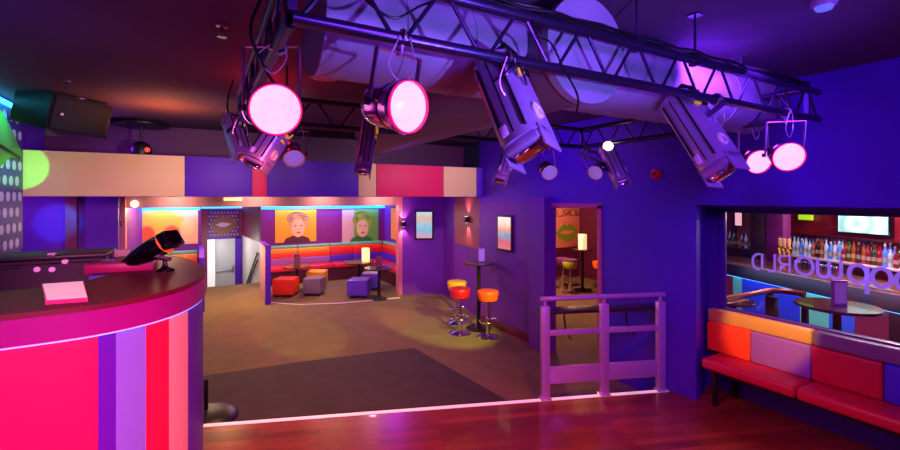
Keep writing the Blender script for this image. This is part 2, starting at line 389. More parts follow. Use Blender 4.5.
# DJ console
con = thing('dj_console', (-1.16, 4.95, ZW), 'tall black DJ console unit behind the booth counter', 'console')
MB().box((-1.76, 4.75, ZW), (-.70, 5.2, 1.79), .01).build('body', mat('satin_black', (10, 7, 14), .55), con)
MB().box((-1.765, 4.72, 1.79), (-.69, 5.22, 1.825), .006).build('top_edge', M_black, con)
w = MB(); w.box((-1.76, 4.742, 1.755), (-.70, 4.75, 1.762)); w.box((-1.76, 4.744, 1.735), (-1.25, 4.75, 1.739)); w.build('trim_strip', M_chrome, con)
for px, py in [(37, 269.5), (52, 269.5), (65, 261.5)]:
    p = onY(px, py, 4.75); w = MB(); w.lathe([(.022, -.02), (.022, .010), (.017, .016), (.009, .018)], p, CAM - p, 20)
    w.build('dial', mat('dial_pink', (235, 170, 220), .25, em=(255, 150, 220), es=.35), con)
p = onY(51, 252, 4.72); w = MB(); w.box((p.x - .03, 4.74, 1.825), (p.x + .02, 4.80, 1.845), .006); tag(w.build('lighter', M_white), 'small white lighter on top of the black console', 'lighter')
# blue cloth
w = MB(); pts = [onY(*q, 4.68) for q in [(101, 260), (115, 259), (115, 281), (88, 281), (90, 274), (96, 271), (101, 270)]]
w.add([V((p.x, 4.68, p.z)) for p in pts] + [V((p.x, 4.735, p.z)) for p in pts], [list(range(7)), list(range(7, 14))[::-1]] + [[i, (i + 1) % 7, 7 + (i + 1) % 7, 7 + i] for i in range(7)])
tag(w.build('folded_cloth', mat('pale_blue_cloth', (120, 130, 215), .8)), 'pale blue cloth folded against the black console', 'cloth')
# raised cabinet box on counter leg
w = MB(); w.box((-.80, 4.45, ZT), (-.34, 4.95, ZT + .075), .008); tag(w.build('equipment_case', mat('magenta_case', (176, 16, 92), .4)), 'low magenta case on the booth counter under the black lamp', 'case')
w = MB(); cp = V((-.64, 5.05, ZT)); w.box((cp.x - .07, cp.y, ZT), (cp.x + .07, cp.y + .012, ZT + .125), .003); o = tag(w.build('menu_card', mat('mint_card', (214, 228, 176), .5)), 'pale green card standing at the back of the booth counter', 'card')
# desk lamp / effect lamp on counter
LB = onz(165, 271, ZT)
lamp = thing('effect_projector', LB, 'black effect projector on a stand aimed up, on the booth counter', 'projector')
w = MB(); w.lathe([(.07, 0), (.07, .015), (.03, .03), (.018, .05), (.018, .10)], LB, (0, 0, 1), 20); w.build('base', M_blackg, lamp)
t0 = (LB - CAM).x * SA + (LB - CAM).y * CA
A = at(121, 266, t0); B = at(164, 243.5, t0); Hh = at(180, 234, t0)
w = MB(); d = (B - A)
w.tube([A, A + d * .15, A + d * .35, A + d * .6, A + d * .85, B], [.022, .042, .066, .086, .09, .082], 18); w.build('body', M_blackg, lamp)
w = MB(); dd = (Hh - B).normalized(); x, y, z = basis(dd); M = Matrix((x.to_4d(), y.to_4d(), z.to_4d(), (0, 0, 0, 1))).transposed(); M[3][3] = 1
for r_ in range(3): M[r_][3] = (B + dd * .05)[r_]
for r_ in range(3): M[3][r_] = 0
w.box((-.098, -.072, -.03), (.098, .072, .055), .014, M=M); w.build('head', M_blackg, lamp)
w = MB(); w.lathe([(.088, 0), (.092, .006), (.088, .018)], B + dd * .0, dd, 20); w.build('gel_ring', mat('orange_gel', (255, 120, 50), .4, em=(255, 100, 30), es=.4), lamp)
w = MB(); mid = A + d * .62
w.tube([LB + V((-.0, 0, .10)), LB + V((-.05, .06, .10)), mid + V((-.06, .07, -.02)), mid + V((0, .07, 0))], .014, 8); w.tube([LB + V((0, 0, .10)), LB + V((.05, -.06, .10)), mid + V((.04, -.075, -.02)), mid + V((0, -.07, 0))], .014, 8)
w.build('yoke', M_steel, lamp)
# stand behind the booth
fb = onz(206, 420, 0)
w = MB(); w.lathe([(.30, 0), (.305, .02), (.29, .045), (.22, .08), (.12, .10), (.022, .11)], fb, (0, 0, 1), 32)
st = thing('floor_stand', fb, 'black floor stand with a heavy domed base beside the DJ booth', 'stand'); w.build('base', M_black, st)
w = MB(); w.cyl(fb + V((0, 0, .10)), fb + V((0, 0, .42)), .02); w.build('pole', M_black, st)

# ================================================================== SPEAKER & CEILING THINGS
def frame(a, b, up=V((0, 0, 1))):
    """matrix: local x from a to b, z ~ up"""
    x = (b - a).normalized(); y = up.cross(x).normalized(); z = x.cross(y)
    M = Matrix.Identity(4)
    for i in range(3): M[i][0] = x[i]; M[i][1] = y[i]; M[i][2] = z[i]; M[i][3] = a[i]
    return M
sa = at(35, 107, 4.35); sb = at(97, 120, 4.95); L = (sb - sa).length
M = frame(sa, sb) @ Matrix.Rotation(math.radians(14), 4, 'X')
sp = thing('loudspeaker', (sa + sb) / 2, 'long black loudspeaker hung under the ceiling above the DJ booth', 'speaker')
w = MB(); w.prism([(-0.06, .2), (0, -.18), (L, -.18), (L + .02, .2)], -.18, .19, M); w.build('cabinet', M_black, sp)
w = MB(); w.box((.03, -.192, -.16), (L - .03, -.181, .17), .004, M=M); w.build('grille', mat('grille_black', (20, 10, 28), .6, bump=.4, bscale=300), sp)
w = MB(); w.box((.10, -.198, -.02), (.125, -.192, .005), 0, M=M); w.build('badge', M_white, sp)
w = MB(); c = M @ V((L * .55, 0, .2)); w.cyl(c, V((c.x, c.y, ZC)), .015); w.bar(c + V((-.1, 0, .08)), c + V((.1, 0, .08)), .03, .02); w.box(V((c.x - .1, c.y - .1, ZC - .015)), V((c.x + .1, c.y + .1, ZC)), .003); w.build('bracket', M_steel, sp)
# pendant fan-like lamp between fascia and upper wall
pc = V(at(141, 117, 6.0)); pc.y = 7.3; pc = onY(141, 122, 7.35)
pl = thing('ceiling_spotlight', (pc.x, pc.y, ZC), 'dark round-plated ceiling spotlight hanging above the tan panel', 'light')
w = MB(); w.lathe([(.34, -.07), (.34, -.045), (.08, -.03), (.05, -.001)], (pc.x, pc.y, ZC), (0, 0, 1), 28); w.build('ceiling_plate', M_black, pl)
w = MB(); w.cyl((pc.x, pc.y, ZC - .07), (pc.x, pc.y, ZC - .30), .016); w.build('stem', M_black, pl)
w = MB(); w.lathe([(.03, 0), (.10, -.04), (.13, -.12), (.12, -.2), (.05, -.22)], (pc.x, pc.y, ZC - .28), (0, 0, 1), 20); w.build('lamp_head', M_black, pl)
w = MB(); w.lathe([(.035, 0), (.03, .02), (.01, .028)], (pc.x + .08, pc.y - .10, ZC - .40), (.4, -.9, 0), 14); w.build('lens', mat('red_lens', (200, 40, 40), .2, em=(255, 70, 60), es=1.2), pl)
def sprinkler(p, label):
    t = thing('sprinkler', p, label, 'sprinkler', 'ceiling sprinklers')
    w = MB(); w.lathe([(.035, 0), (.035, -.01), (.012, -.015), (.012, -.05), (.006, -.055), (.006, -.07)], p, (0, 0, 1), 14); w.build('body', M_chrome, t)
    w = MB(); w.lathe([(.028, -.07), (.028, -.075)], p, (0, 0, 1), 14); w.build('deflector', M_chrome, t)
sprinkler(onz(222, 25, ZC), 'chrome ceiling sprinkler left of the truss corner, nearer the camera')
sprinkler(onz(226, 112, ZC), 'chrome ceiling sprinkler near the upper back wall')
sprinkler(onz(67, 80, ZC), 'chrome ceiling sprinkler above the black loudspeaker')
p = onz(824, 0, ZC)
sd = thing('smoke_detector', p, 'white round smoke detector with a blue glow on the ceiling', 'detector')
w = MB(); w.lathe([(.06, 0), (.06, -.02), (.05, -.035)], p, (0, 0, 1), 24); w.build('base', mat('grey_white', (170, 165, 190), .4), sd)
w = MB(); w.lathe([(.042, -.035), (.036, -.052), (.015, -.058)], p, (0, 0, 1), 24); w.build('indicator', mat('blue_pink_glow', (120, 110, 255), .3, em=(90, 110, 255), es=.8), sd)
p = onX(657, 174, XR)
al = thing('alarm_sounder', p, 'round red fire alarm sounder on the violet wall', 'alarm')
w = MB(); w.lathe([(.062, 0), (.062, .03), (.052, .05), (.03, .055)], p, (-1, 0, 0), 24); w.build('body', mat('alarm_red', (225, 20, 35), .35, ), al)
w = MB(); w.lathe([(.022, .055), (.018, .07)], p, (-1, 0, 0), 16); w.build('centre', mat('alarm_dark', (120, 10, 20), .3), al)
# round ceiling speaker between PARs (322,78)
p = onz(324, 76, ZC); w = MB(); w.lathe([(.13, 0), (.13, -.012), (.115, -.016), (.02, -.016)], p, (0, 0, 1), 28); tag(w.build('ceiling_speaker', mat('speaker_plum', (190, 120, 160), .5)), 'round flush ceiling speaker behind the left end of the duct', 'speaker')

# ================================================================== DUCT
du = thing('air_duct', (2, 1.95, 3.1), 'large pale round air duct under the ceiling behind the lighting truss', 'duct')
YD = 2.02; ZD = 3.085; RD = .235
w = MB(); w.cyl((.44, YD, ZD), (1.72, YD, ZD), RD, 48); w.build('left_run', M_duct, du)
w = MB(); w.cyl((1.72, YD, ZD), (4.12, YD, ZD), RD, 48); w.build('right_run', M_duct, du)
for x in (.44, .80, 1.16, 2.3, 2.9, 3.5, 4.09): MB().lathe([(RD + .001, 0), (RD + .005, .004), (RD + .005, .010), (RD + .001, .014)], (x, YD, ZD), (1, 0, 0), 48, cap=False).build('seam', M_duct, du)
XB = 1.74; RB = .262
w = MB(); prof = []
for i in range(60):
    yy = YD - .36 + i * .052; prof.append((RB - .004 * (i > 4) * 0 + .006 * (i % 2), i * .052))
w.lathe(prof, (XB, YD - .36, 3.06), (0, 1, 0), 48); w.build('ribbed_branch', mat('ribbed_duct', (120, 108, 130), .5, .3), du)
w = MB(); w.lathe([(RB + .014, -.02), (RB + .014, .03)], (XB, YD - .38, 3.06), (0, 1, 0), 48); w.build('end_cap', M_duct, du)
for x in (.8, 3.5): MB().box((x, YD - .25, ZC - .06), (x + .03, YD + .25, ZC - .001)).build('hanger', M_steel, du)

# ================================================================== TRUSS
TX0, TX1, TY0, TY1 = .26, 3.96, 1.5, 3.68; TZ0, TZ1 = 2.885, 3.085; CR = .024
tr = thing('lighting_truss', ((TX0 + TX1) / 2, (TY0 + TY1) / 2, TZ0), 'rectangular dark metal lighting truss hung from the ceiling on rods', 'truss')
def truss_side(a, b, nb, nm):
    a = V(a); b = V(b)
    for z in (TZ0, TZ1):
        w = MB(); w.cyl((a.x, a.y, z), (b.x, b.y, z), CR, 16); w.build('chord', M_truss, tr)
    w = MB()
    for k in range(nb):
        for (s, z0, z1) in ((0, TZ0, TZ1), (1, TZ1, TZ0)):
            t0 = (k + s * .5 + (.06)) / nb; t1 = (k + s * .5 + .44) / nb
            p = a.lerp(b, t0); q = a.lerp(b, t1); w.cyl((p.x, p.y, z0), (q.x, q.y, z1), .0085, 8)
    w.build('bracing', M_truss, tr)
truss_side((TX0, TY0), (TX1 + .06, TY0), 10, 'f'); truss_side((TX0, TY1), (TX1, TY1), 10, 'b')
truss_side((TX0, TY0 + .03), (TX0, TY1 - .03), 6, 'l'); truss_side((TX1 - .12, TY0 + .03), (TX1 - .12, TY1 - .03), 6, 'r')
for (x, y) in ((TX0, TY0), (TX0, TY1), (TX1 - .12, TY1), (TX1 - .12, TY0)):
    MB().bar((x, y, TZ0 + .02), (x, y, TZ1 - .02), .03, .03).build('corner_plate', M_truss, tr)
for px, x in ((637, None), (695, None)):
    p = onY(px, 60, TY0); w = MB(); w.cyl((p.x, TY0, TZ1), (p.x, TY0, ZC), .007, 8); w.box((p.x - .03, TY0 - .03, ZC - .008), (p.x + .03, TY0 + .03, ZC)); w.box((p.x - .02, TY0 - .03, TZ1 - .03), (p.x + .02, TY0 + .03, TZ1 + .04), .004)
    w.build('hanger_rod', M_truss, tr)
for x, y in ((.8, TY0), (.6, TY1), (3.2, TY1)):
    w = MB(); w.cyl((x, y, TZ1), (x, y, ZC), .007, 8); w.build('hanger_rod', M_truss, tr)
# power cables lying along the top chord
w = MB()
for k in range(3):
    pts = []
    for i in range(60):
        x = .75 + i * (3.1 / 59)
        pts.append((x, TY0 + .012 * k - .014 + .01 * math.sin(i * .9 + k), TZ1 + CR + .008 + .009 * abs(math.sin(i * .37 + k * 1.7)) + (.01 if k == 1 else 0)))
    w.tube(pts, .0075, 6)
tag(w.build('cable_bundle', M_black), 'bundle of black power cables along the top chord of the truss', 'cable')
def cable(pts, r, label, m=M_black):
    w = MB(); w.tube([tuple(p) for p in catmull([V(p) for p in pts], 6)], r, 6); tag(w.build('cable', m), label, 'cable')
cable([(.35, TY0, TZ1 + .03), (.5, TY0 + .03, TZ1 - .06), (.62, TY0 + .02, TZ1 - .12), (.75, TY0 + .03, TZ1 - .04), (.9, TY0 + .02, TZ1 + .03)], .005, 'black cable looping between the chords at the left of the truss')
cable([(1.25, TY0, TZ1 + .03), (1.28, TY0 - .03, TZ1 - .08), (1.36, TY0 - .02, TZ1 - .10), (1.42, TY0 - .03, TZ0 - .0), (1.50, TY0 - .04, TZ0 - .12), (1.53, TY0 + .0, TZ0 - .2)], .005, 'black cable dropping to the big scanner beside the branch duct')

cable([(.30, 1.9, ZC), (.27, 1.85, 3.2), (.20, 1.8, 3.05), (.16, 1.75, 2.9), (.22, 1.8, 2.78), (.27, 1.83, 2.72)], .006, 'black cable dropping from the ceiling to the left lit can')
cable([(.34, 2.6, ZC), (.36, 2.55, 3.2), (.30, 2.5, 3.0), (.22, 2.55, 2.84), (.26, 2.7, 2.76)], .006, 'black cable hanging inside the left side of the truss')
cable([(.20, 3.4, TZ1 + .03), (.16, 3.2, 2.96), (.15, 3.0, 2.82), (.2, 2.85, 2.78)], .005, 'short black cable sagging under the left side of the truss')

# ================================================================== LIGHTS ON TRUSS
M_par = mat('par_can_metal', (190, 150, 200), .18, 1)
def lens_mat(name, col, es):
    if name in MATS: return MATS[name]
    m = mat(name, col, .3); nt = m.node_tree; b = nt.nodes['Principled BSDF']
    tc = nt.nodes.new('ShaderNodeTexCoord'); vo = nt.nodes.new('ShaderNodeTexVoronoi'); vo.inputs['Scale'].default_value = 60
    r = nt.nodes.new('ShaderNodeValToRGB'); r.color_ramp.elements[0].color = (1, .55, .8, 1); r.color_ramp.elements[1].color = lin(col)
    nt.links.new(tc.outputs['Object'], vo.inputs['Vector']); nt.links.new(vo.outputs['Distance'], r.inputs['Fac']); nt.links.new(r.outputs['Color'], b.inputs['Emission Color'])
    b.inputs['Emission Strength'].default_value = es
    return m
M_litlens = lens_mat('lit_pink_lens', (255, 165, 215), 1.35)
M_rimlens = mat('lit_red_rim', (255, 20, 90), .3, em=(255, 10, 80), es=1.3)
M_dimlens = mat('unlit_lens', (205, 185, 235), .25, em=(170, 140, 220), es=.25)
M_amber = mat('amber_gel', (250, 200, 20), .4, em=(250, 180, 10), es=.35)
def par(c, d, r, yoke_top, label, lit=True, L=None, side=None, ywid=1.15):
    """c lens centre, d facing, r lens radius, yoke_top point where yoke meets the clamp; chord point above"""
    c = V(c); d = V(d).normalized(); L = L or r * 1.9
    t = thing('par_can', c, label, 'stage light', 'PAR cans hung on the lighting truss')
    w = MB(); w.lathe([(r * .30, -L - r * .35), (r * .55, -L - r * .28), (r * .78, -L), (r * .86, -L * .8), (r * .86, -L * .52), (r * .9, -L * .5), (r * .9, -L * .45), (r * .86, -L * .43), (r * .98, -L * .12), (r * 1.04, -L * .1), (r * 1.04, 0), (r * .97, 0.0), (r * .97, -.01)], c, d, 32)
    can = w.build('can', M_par, t)
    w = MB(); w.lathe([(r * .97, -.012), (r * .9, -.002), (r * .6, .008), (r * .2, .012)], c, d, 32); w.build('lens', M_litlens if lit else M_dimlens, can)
    if lit:
        w = MB(); w.lathe([(r * .975, -.01), (r * 1.0, .004), (r * .955, .006), (r * .94, -.004)], c, d, 32, cap=False); w.build('lens_rim', M_rimlens, can)
    piv = c - d * (L * .5)
    yt = V(yoke_top)
    s = V((0, 0, 1)).cross(d) if side is None else V(side); s.normalize()
    hw = r * ywid
    a = piv + s * hw; b = piv - s * hw; up = (yt - piv); 
    w = MB()
    upn = V((0, 0, 1)); ww = r * .22
    ta = a + V((0, 0, up.z)) + V((up.x, up.y, 0)); tb = b + V((0, 0, up.z)) + V((up.x, up.y, 0))
    for p, q_ in ((a, ta), (b, tb)): w.bar(p - V((0, 0, r * .1)), q_, .006, ww, up=s.cross(V((0, 0, 1))).normalized() if True else None)
    w.bar(ta, tb, ww, .006)
    yk = w.build('yoke', mat('yoke_metal', (200, 130, 190), .3, .9), t)
    for p, sg in ((a, 1), (b, -1)): MB().lathe([(r * .14, -.004), (r * .14, .014), (r * .08, .018)], p, s * sg, 12).build('knob', M_black, yk)
    ym = (ta + tb) / 2
    return t, ym
def clamp(t, ym, chord):
    ch = V(chord); w = MB()
    w.cyl(ym - V((0, 0, .012)), ym + V((0, 0, .02)), .012, 8)
    if (ch - ym).length > .03: w.bar(ym, V((ch.x, ch.y, ch.z - CR)), .02, .012)
    pts = [ch + V((math.cos(a) * (CR + .006) * 0, math.cos(a), 0)) * 0 for a in (0,)]
    w2 = []
    for k in range(14):
        a = -math.pi * .5 + k / 13 * math.pi * 1.6
        w2.append(ch + V((math.cos(a) * (CR + .007) * (0.7 if abs(ch.y - TY0) < .2 or abs(ch.y - TY1) < .2 else 0), math.cos(a) * (CR + .007) * (1 if abs(ch.y - TY0) < .2 or abs(ch.y - TY1) < .2 else 1), math.sin(a) * (CR + .007))))
    w2 = []
    along_x = abs(ch.y - TY0) < .06 or abs(ch.y - TY1) < .06
    for k in range(14):
        a = -math.pi * .5 + k / 13 * math.pi * 1.6; h = math.cos(a) * (CR + .007)
        w2.append(ch + (V((0, h, 0)) if along_x else V((h, 0, 0))) + V((0, 0, math.sin(a) * (CR + .007))))
    w.tube(w2, .008, 6)
    w.build('clamp', M_steel, t)
    w = MB(); w.tube([tuple(p) for p in catmull([ch + V((.02, -.03, 0)), ym + V((.05, -.02, -.05)), ym + V((.0, -.02, -.11)), ym + V((-.05, -.02, -.05)), ch + V((-.02, -.03, 0))], 5)], .003, 5)
    w.build('safety_cable', mat('safety_wire', (225, 200, 235), .3, .6), t)
# view-facing helper: direction toward the camera plus sideways shift
def toward(p, dx=0, dz=0):
    v = (CAM - p).normalized(); rt = V((CA, -SA, 0)); return (v + rt * dx + V((0, 0, dz))).normalized()
# A : left side chord
pA = at(276, 110, 1.62); chA = V((TX0, 1.80, TZ0))
t_, ym = par(pA, toward(pA, .22, -.12), .094, pA - toward(pA, .22, -.12) * .09 + V((0, 0, .235)), 'lit pink PAR can nearest the left corner of the truss', side=(CA, -SA, 0)); clamp(t_, ym, chA)
# B : front chord
pB = at(409, 107, 1.50); cB = onY(402, 33, TY0); cB = V((cB.x, TY0, TZ0))
dB = toward(pB, 1.0, -.05)
t_, ym = par(pB, dB, .090, V((cB.x - .01, TY0, TZ0 - .055)) , 'lit pink PAR can on the front truss chord, its side casing showing', L=.18); clamp(t_, ym, (cB.x, TY0, TZ0))
# J, I
pJ = at(789, 157, 3.02); cJ = onY(786, 120, TY0); dJ = toward(pJ, .35, -.15)
t_, ym = par(pJ, dJ, .098, V((cJ.x + .0, TY0, TZ0 - .06)), 'lit pink PAR can at the right end of the truss'); clamp(t_, ym, (cJ.x, TY0, TZ0))
pI = at(759, 162, 3.5); dI = toward(pI, .45, -.2)
t_, ym = par(pI, dI, .095, pI - dI * .09 + V((0, 0, .27)), 'dim pink PAR can tucked behind the one at the right end of the truss', lit=True); clamp(t_, ym, (TX1 - .12, ym.y, TZ0))
# E, F, L unlit ones on the rear truss
pE = at(550, 173, 4.35); dE = toward(pE, .35, -.45); cE = onY(545, 143, TY1)
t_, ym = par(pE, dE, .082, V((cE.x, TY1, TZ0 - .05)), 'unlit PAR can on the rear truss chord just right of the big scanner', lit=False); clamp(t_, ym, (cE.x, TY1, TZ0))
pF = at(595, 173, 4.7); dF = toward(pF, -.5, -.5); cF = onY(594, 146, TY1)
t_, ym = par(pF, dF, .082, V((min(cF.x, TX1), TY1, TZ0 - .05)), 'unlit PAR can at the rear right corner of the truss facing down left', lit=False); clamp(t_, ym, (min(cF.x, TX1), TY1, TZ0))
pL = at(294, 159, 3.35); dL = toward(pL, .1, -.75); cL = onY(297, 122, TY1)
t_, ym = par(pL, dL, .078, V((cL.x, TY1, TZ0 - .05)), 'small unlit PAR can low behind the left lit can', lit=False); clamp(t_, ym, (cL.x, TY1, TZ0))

M_scan = mat('scanner_plum_metal', (178, 146, 200), .3, .35)
def scanner(a, b, wd, th, chord, label, face=0, lit=False, amber=True, rim=True):
    """long scanner body from a (top) to b (mirror end)"""
    a = V(a); b = V(b); t = thing('scanner_light', (a + b) / 2, label, 'stage light', 'scanner lights hung on the lighting truss')
    ax = (b - a).normalized(); vw = (CAM - (a + b) / 2).normalized(); vw = (vw - ax * vw.dot(ax)).normalized(); sd = ax.cross(vw)
    ca, sa_ = math.cos(face), math.sin(face)
    n = vw * ca + sd * sa_; s = sd * ca - vw * sa_
    L = (b - a).length
    M = Matrix.Identity(4)
    for i in range(3): M[i][0] = s[i]; M[i][1] = n[i]; M[i][2] = ax[i]; M[i][3] = a[i]
    # rounded-shoulder body
    pr = []
    for (x, y) in ((-.5, -.5), (.5, -.5), (.5, .22), (.36, .42), (.15, .5), (-.15, .5), (-.36, .42), (-.5, .22)): pr.append((x * wd, y * th))
    w = MB(); w.prism(pr, 0, L * .86, M)
    body = w.build('body', M_scan, t)
    w = MB()
    for x in (-.3, 0, .3): w.box((x * wd - .003, th * .44, L * .05), (x * wd + .003, th * .51, L * .8), M=M)
    w.box((-wd * .52, -th * .3, L * .10), (wd * .52, th * .1, L * .13), M=M)
    w.build('fin', M_black, body)
    w = MB(); w.box((-wd * .42, -th * .42, L * .86), (wd * .42, th * .4, L * .93), .008, M=M); w.box((-wd * .5, -th * .5, L * .80), (-wd * .44, th * .3, L), .004, M=M); w.box((wd * .44, -th * .5, L * .80), (wd * .5, th * .3, L), .004, M=M)
    mh = w.build('mirror_housing', M_scan, t)
    w = MB(); w.box((-wd * .3, -th * .1, L * .93), (wd * .3, th * .3, L * .985), .006, M=M @ Matrix.Translation((0, 0, 0))); w.build('mirror', M_chrome, mh)
    w = MB(); w.box((wd * .12, th * .42, L * .70), (wd * .30, th * .52, L * .80), .003, M=M); w.build('sticker', mat('pale_sticker', (235, 205, 245), .4), body)
    # round fan vent on the side facing the viewer
    cc_ = M @ V((-wd * .5, th * .02, L * .66)); w = MB()
    w.tube([cc_ - s * .004 + (ax * math.cos(k * .5236) + n * math.sin(k * .5236)) * th * .2 for k in range(12)], th * .055, 8, closed=True)
    w.lathe([(th * .09, 0), (th * .07, .006)], cc_, -s, 12); w.build('fan_ring', mat('pale_ring', (225, 215, 200), .3), body)
    w = MB(); w.box((-wd * .56, -th * .35, -.03), (wd * .1, th * .3, .0), .006, M=M); w.box((-wd * .45, -th * .5, L * .0), (-wd * .5 - .01, 0, L * .2), .003, M=M); w.build('lamp_cap', M_black, t)
    if amber:
        w = MB(); w.tube([M @ V((-wd * .56, th * .3 * math.cos(q), .05 + .04 * math.sin(q))) for q in [i * .45 for i in range(8)]], .008, 6); w.box((-wd * .58, -th * .1, .12), (-wd * .5, th * .2, .135), .003, M=M)
        w.build('amber_strap', M_amber, t)
    # yoke
    pv = a + ax * L * .38; ch = V(chord)
    w = MB()
    for sg in (-1, 1):
        p = pv + s * sg * (wd * .5 + .008); q = V((ch.x, ch.y, ch.z - .06)) + s * sg * wd * .35
        w.bar(p, q, .03, .006, up=s)
    w.bar(V((ch.x, ch.y, ch.z - .06)) + s * wd * .35, V((ch.x, ch.y, ch.z - .06)) - s * wd * .35, .03, .006)
    w.build('yoke', M_truss, t)
    clamp(t, V((ch.x, ch.y, ch.z - .06)), ch)
    if lit:
        w = MB(); c0 = a + ax * L * .05 + n * th * .55; w.lathe([(.05, -.03), (.05, .0), (.02, .012)], c0, n, 16); w.build('beam_lens', mat('warm_beam', (255, 235, 200), .3, em=(255, 225, 180), es=6), t)
    return t
cC = onY(505, 50, TY0 + .01)
scanner(at(494, 66, 2.02), at(533, 158, 1.78), .19, .17, (cC.x, TY0, TZ0), 'biggest scanner light, hanging in front of the branch duct', face=.35)
cH = onY(716, 100, TY0)
scanner(at(676, 100, 2.78), at(727, 178, 2.46), .19, .17, (cH.x, TY0, TZ0), 'scanner light hanging near the right end of the front truss', face=.45)
cG = onY(612, 150, TY1)
scanner(at(606, 147, 4.75), at(624, 186, 4.6), .15, .16, (TX1 - .12, TY1 - .03, TZ0), 'scanner light with a bright warm beam lens at the rear right corner', face=-.3, lit=True, amber=False)
cD = onY(508, 139, TY1)
scanner(at(515, 134, 3.9), at(499, 184, 3.75), .11, .12, (cD.x, TY1, TZ0), 'scanner light on the rear truss partly behind the biggest scanner', face=.2)
cM = onY(366, 128, TY1)
scanner(at(370, 122, 3.55), at(362, 176, 3.4), .12, .12, (cM.x, TY1, TZ0), 'scanner light with yellow straps on the rear truss below the middle lit can', face=.1)
scanner(at(284, 120, 2.6), at(253, 168, 2.5), .13, .13, (TX0, 2.75, TZ0), 'purple scanner light hanging behind the left lit can', face=.5)
scanner(at(232, 118, 3.4), at(244, 160, 3.2), .12, .12, (TX0 - .0, TY1 - .05, TZ0), 'scanner light at the rear left corner of the truss', face=-.5)

# ================================================================== RAILING
M_rail = mat('rail_steel', (198, 160, 222), .35, .5)
ra = nos(onz(551.5, 403, ZW).x); rb = nos(XR - .09); ra = V((ra.x, ra.y)); rb = V((rb.x, rb.y)); rm = ra.lerp(rb, .5)
rd = (rb - ra).normalized(); rn = V((-rd.y, rd.x))
rail = thing('guard_rail', (rm.x, rm.y, ZW), 'steel guard rail with two bays at the end of the wood floor', 'railing')
Mr = Matrix.Identity(4)
def railM(p):
    M = Matrix.Identity(4); M[0][0], M[1][0] = rd.x, rd.y; M[0][1], M[1][1] = rn.x, rn.y; M[0][3], M[1][3], M[2][3] = p.x, p.y, ZW; return M
ra_ = ra + rd * .0; rb_ = rb - rd * .0
for p in (ra_, rm, rb_):
    w = MB(); w.box((-.045, -.03, .006), (.045, .03, .99), .006, M=railM(p)); w.box((-.06, -.05, .007), (.06, .05, .016), .002, M=railM(p)); w.build('post', M_rail, rail)
    w = MB(); w.box((-.012, -.012, .99), (.012, .012, 1.05), M=railM(p)); w.build('bracket', M_rail, rail)
w = MB(); w.tube([(ra_.x - rd.x * .05, ra_.y - rd.y * .05, ZW + 1.07), (rb_.x + rd.x * .05, rb_.y + rd.y * .05, ZW + 1.07)], .026, 16); w.build('handrail', M_rail, rail)
Lb = (rm - ra_).length
for p in (ra_, rm):
    w = MB(); w.box((.045, -.014, .675), (Lb - .045, .014, .735), .004, M=railM(p)); w.build('cross_bar', M_rail, rail)
    w = MB(); w.box((.045, -.012, .16), (Lb - .045, .012, .345), .004, M=railM(p)); w.build('kick_panel', M_rail, rail)
w = MB(); w.box((-.02, .06, .88), (2 * Lb + .02, .26, .915), .006, M=railM(ra_)); w.build('drink_shelf', M_wood_dk, rail)
for k in (.3, 1.05):
    w = MB(); w.tube([railM(ra_) @ V((k, .03, .62)), railM(ra_) @ V((k, .14, .66)), railM(ra_) @ V((k, .2, .80)), railM(ra_) @ V((k, .18, .88))], .01, 6); w.build('shelf_bracket', M_black, rail)

# ================================================================== BENCH UNDER THE WINDOW
bench = thing('window_bench', (4.8, 1.0, ZW), 'long padded bench with colour-blocked back under the internal window', 'bench')
M_vin = lambda n, c: mat(n, c, .38, coat=.15, bump=.08, bscale=200)
V_red = M_vin('vinyl_red', (204, 26, 54)); V_or = M_vin('vinyl_orange', (250, 70, 30)); V_lil = M_vin('vinyl_lilac', (150, 90, 180)); V_yel = M_vin('vinyl_yellow', (240, 170, 50))
V_tan = M_vin('vinyl_tan', (216, 160, 76)); V_vio = M_vin('vinyl_violet', (70, 40, 200)); V_grn = M_vin('vinyl_green', (120, 200, 150)); V_grey = M_vin('vinyl_grey', (130, 105, 125)); V_mau = M_vin('vinyl_mauve', (150, 84, 130))
yb0 = YR + .09
def yat(px, z, X): return onX(px, 300, X).y
seams = [yb0, yat(812, 0, 4.9), yat(1010, 0, 4.9), -.9]
for i in range(3):
    if seams[i + 1] > seams[i]: continue
    w = MB(); w.box((4.57, seams[i + 1] + .003, .51), (4.95, seams[i] - (.12 if i == 0 else .003), .62), .035, 4); w.build('seat', V_red, bench)
rows = [(yb0, yat(813, 0, 4.93)), (yat(813, 0, 4.93), -.9)]
for (a, b), m in zip(rows, (V_tan, V_grey)):
    w = MB(); w.box((4.90, b + .002, .935), (5.03, a - .002, 1.07), .022, 3); w.build('back_top_row', m, bench)
cb = [yb0, yat(752, 0, 4.93), yat(813, 0, 4.93), yat(885, 0, 4.93), yat(960, 0, 4.93), -.9]
for i, m in enumerate((V_or, V_lil, V_red, V_vio, V_or)):
    w = MB(); w.box((4.88, cb[i + 1] + .002, .62), (5.02, cb[i] - .002, .935), .022, 3); w.build('back_panel', m, bench)['label'] = ['orange back panel', 'lilac back panel', 'red back panel', 'violet back panel', 'second orange back panel'][i]
w = MB(); w.box((4.62, -.9, .48), (5.03, yb0 - .1, .52)); w.box((5.0, -.9, .45), (5.045, yb0, 1.05)); w.build('frame', M_black, bench)
for y in (yb0 - .24, .5):
    w = MB(); w.box((4.60, y - .02, ZW), (4.64, y + .02, .5), .003); w.build('leg', M_black, bench)
    w = MB(); w.box((4.97, y - .02, ZW), (5.01, y + .02, .5), .003); w.build('leg', M_black, bench)

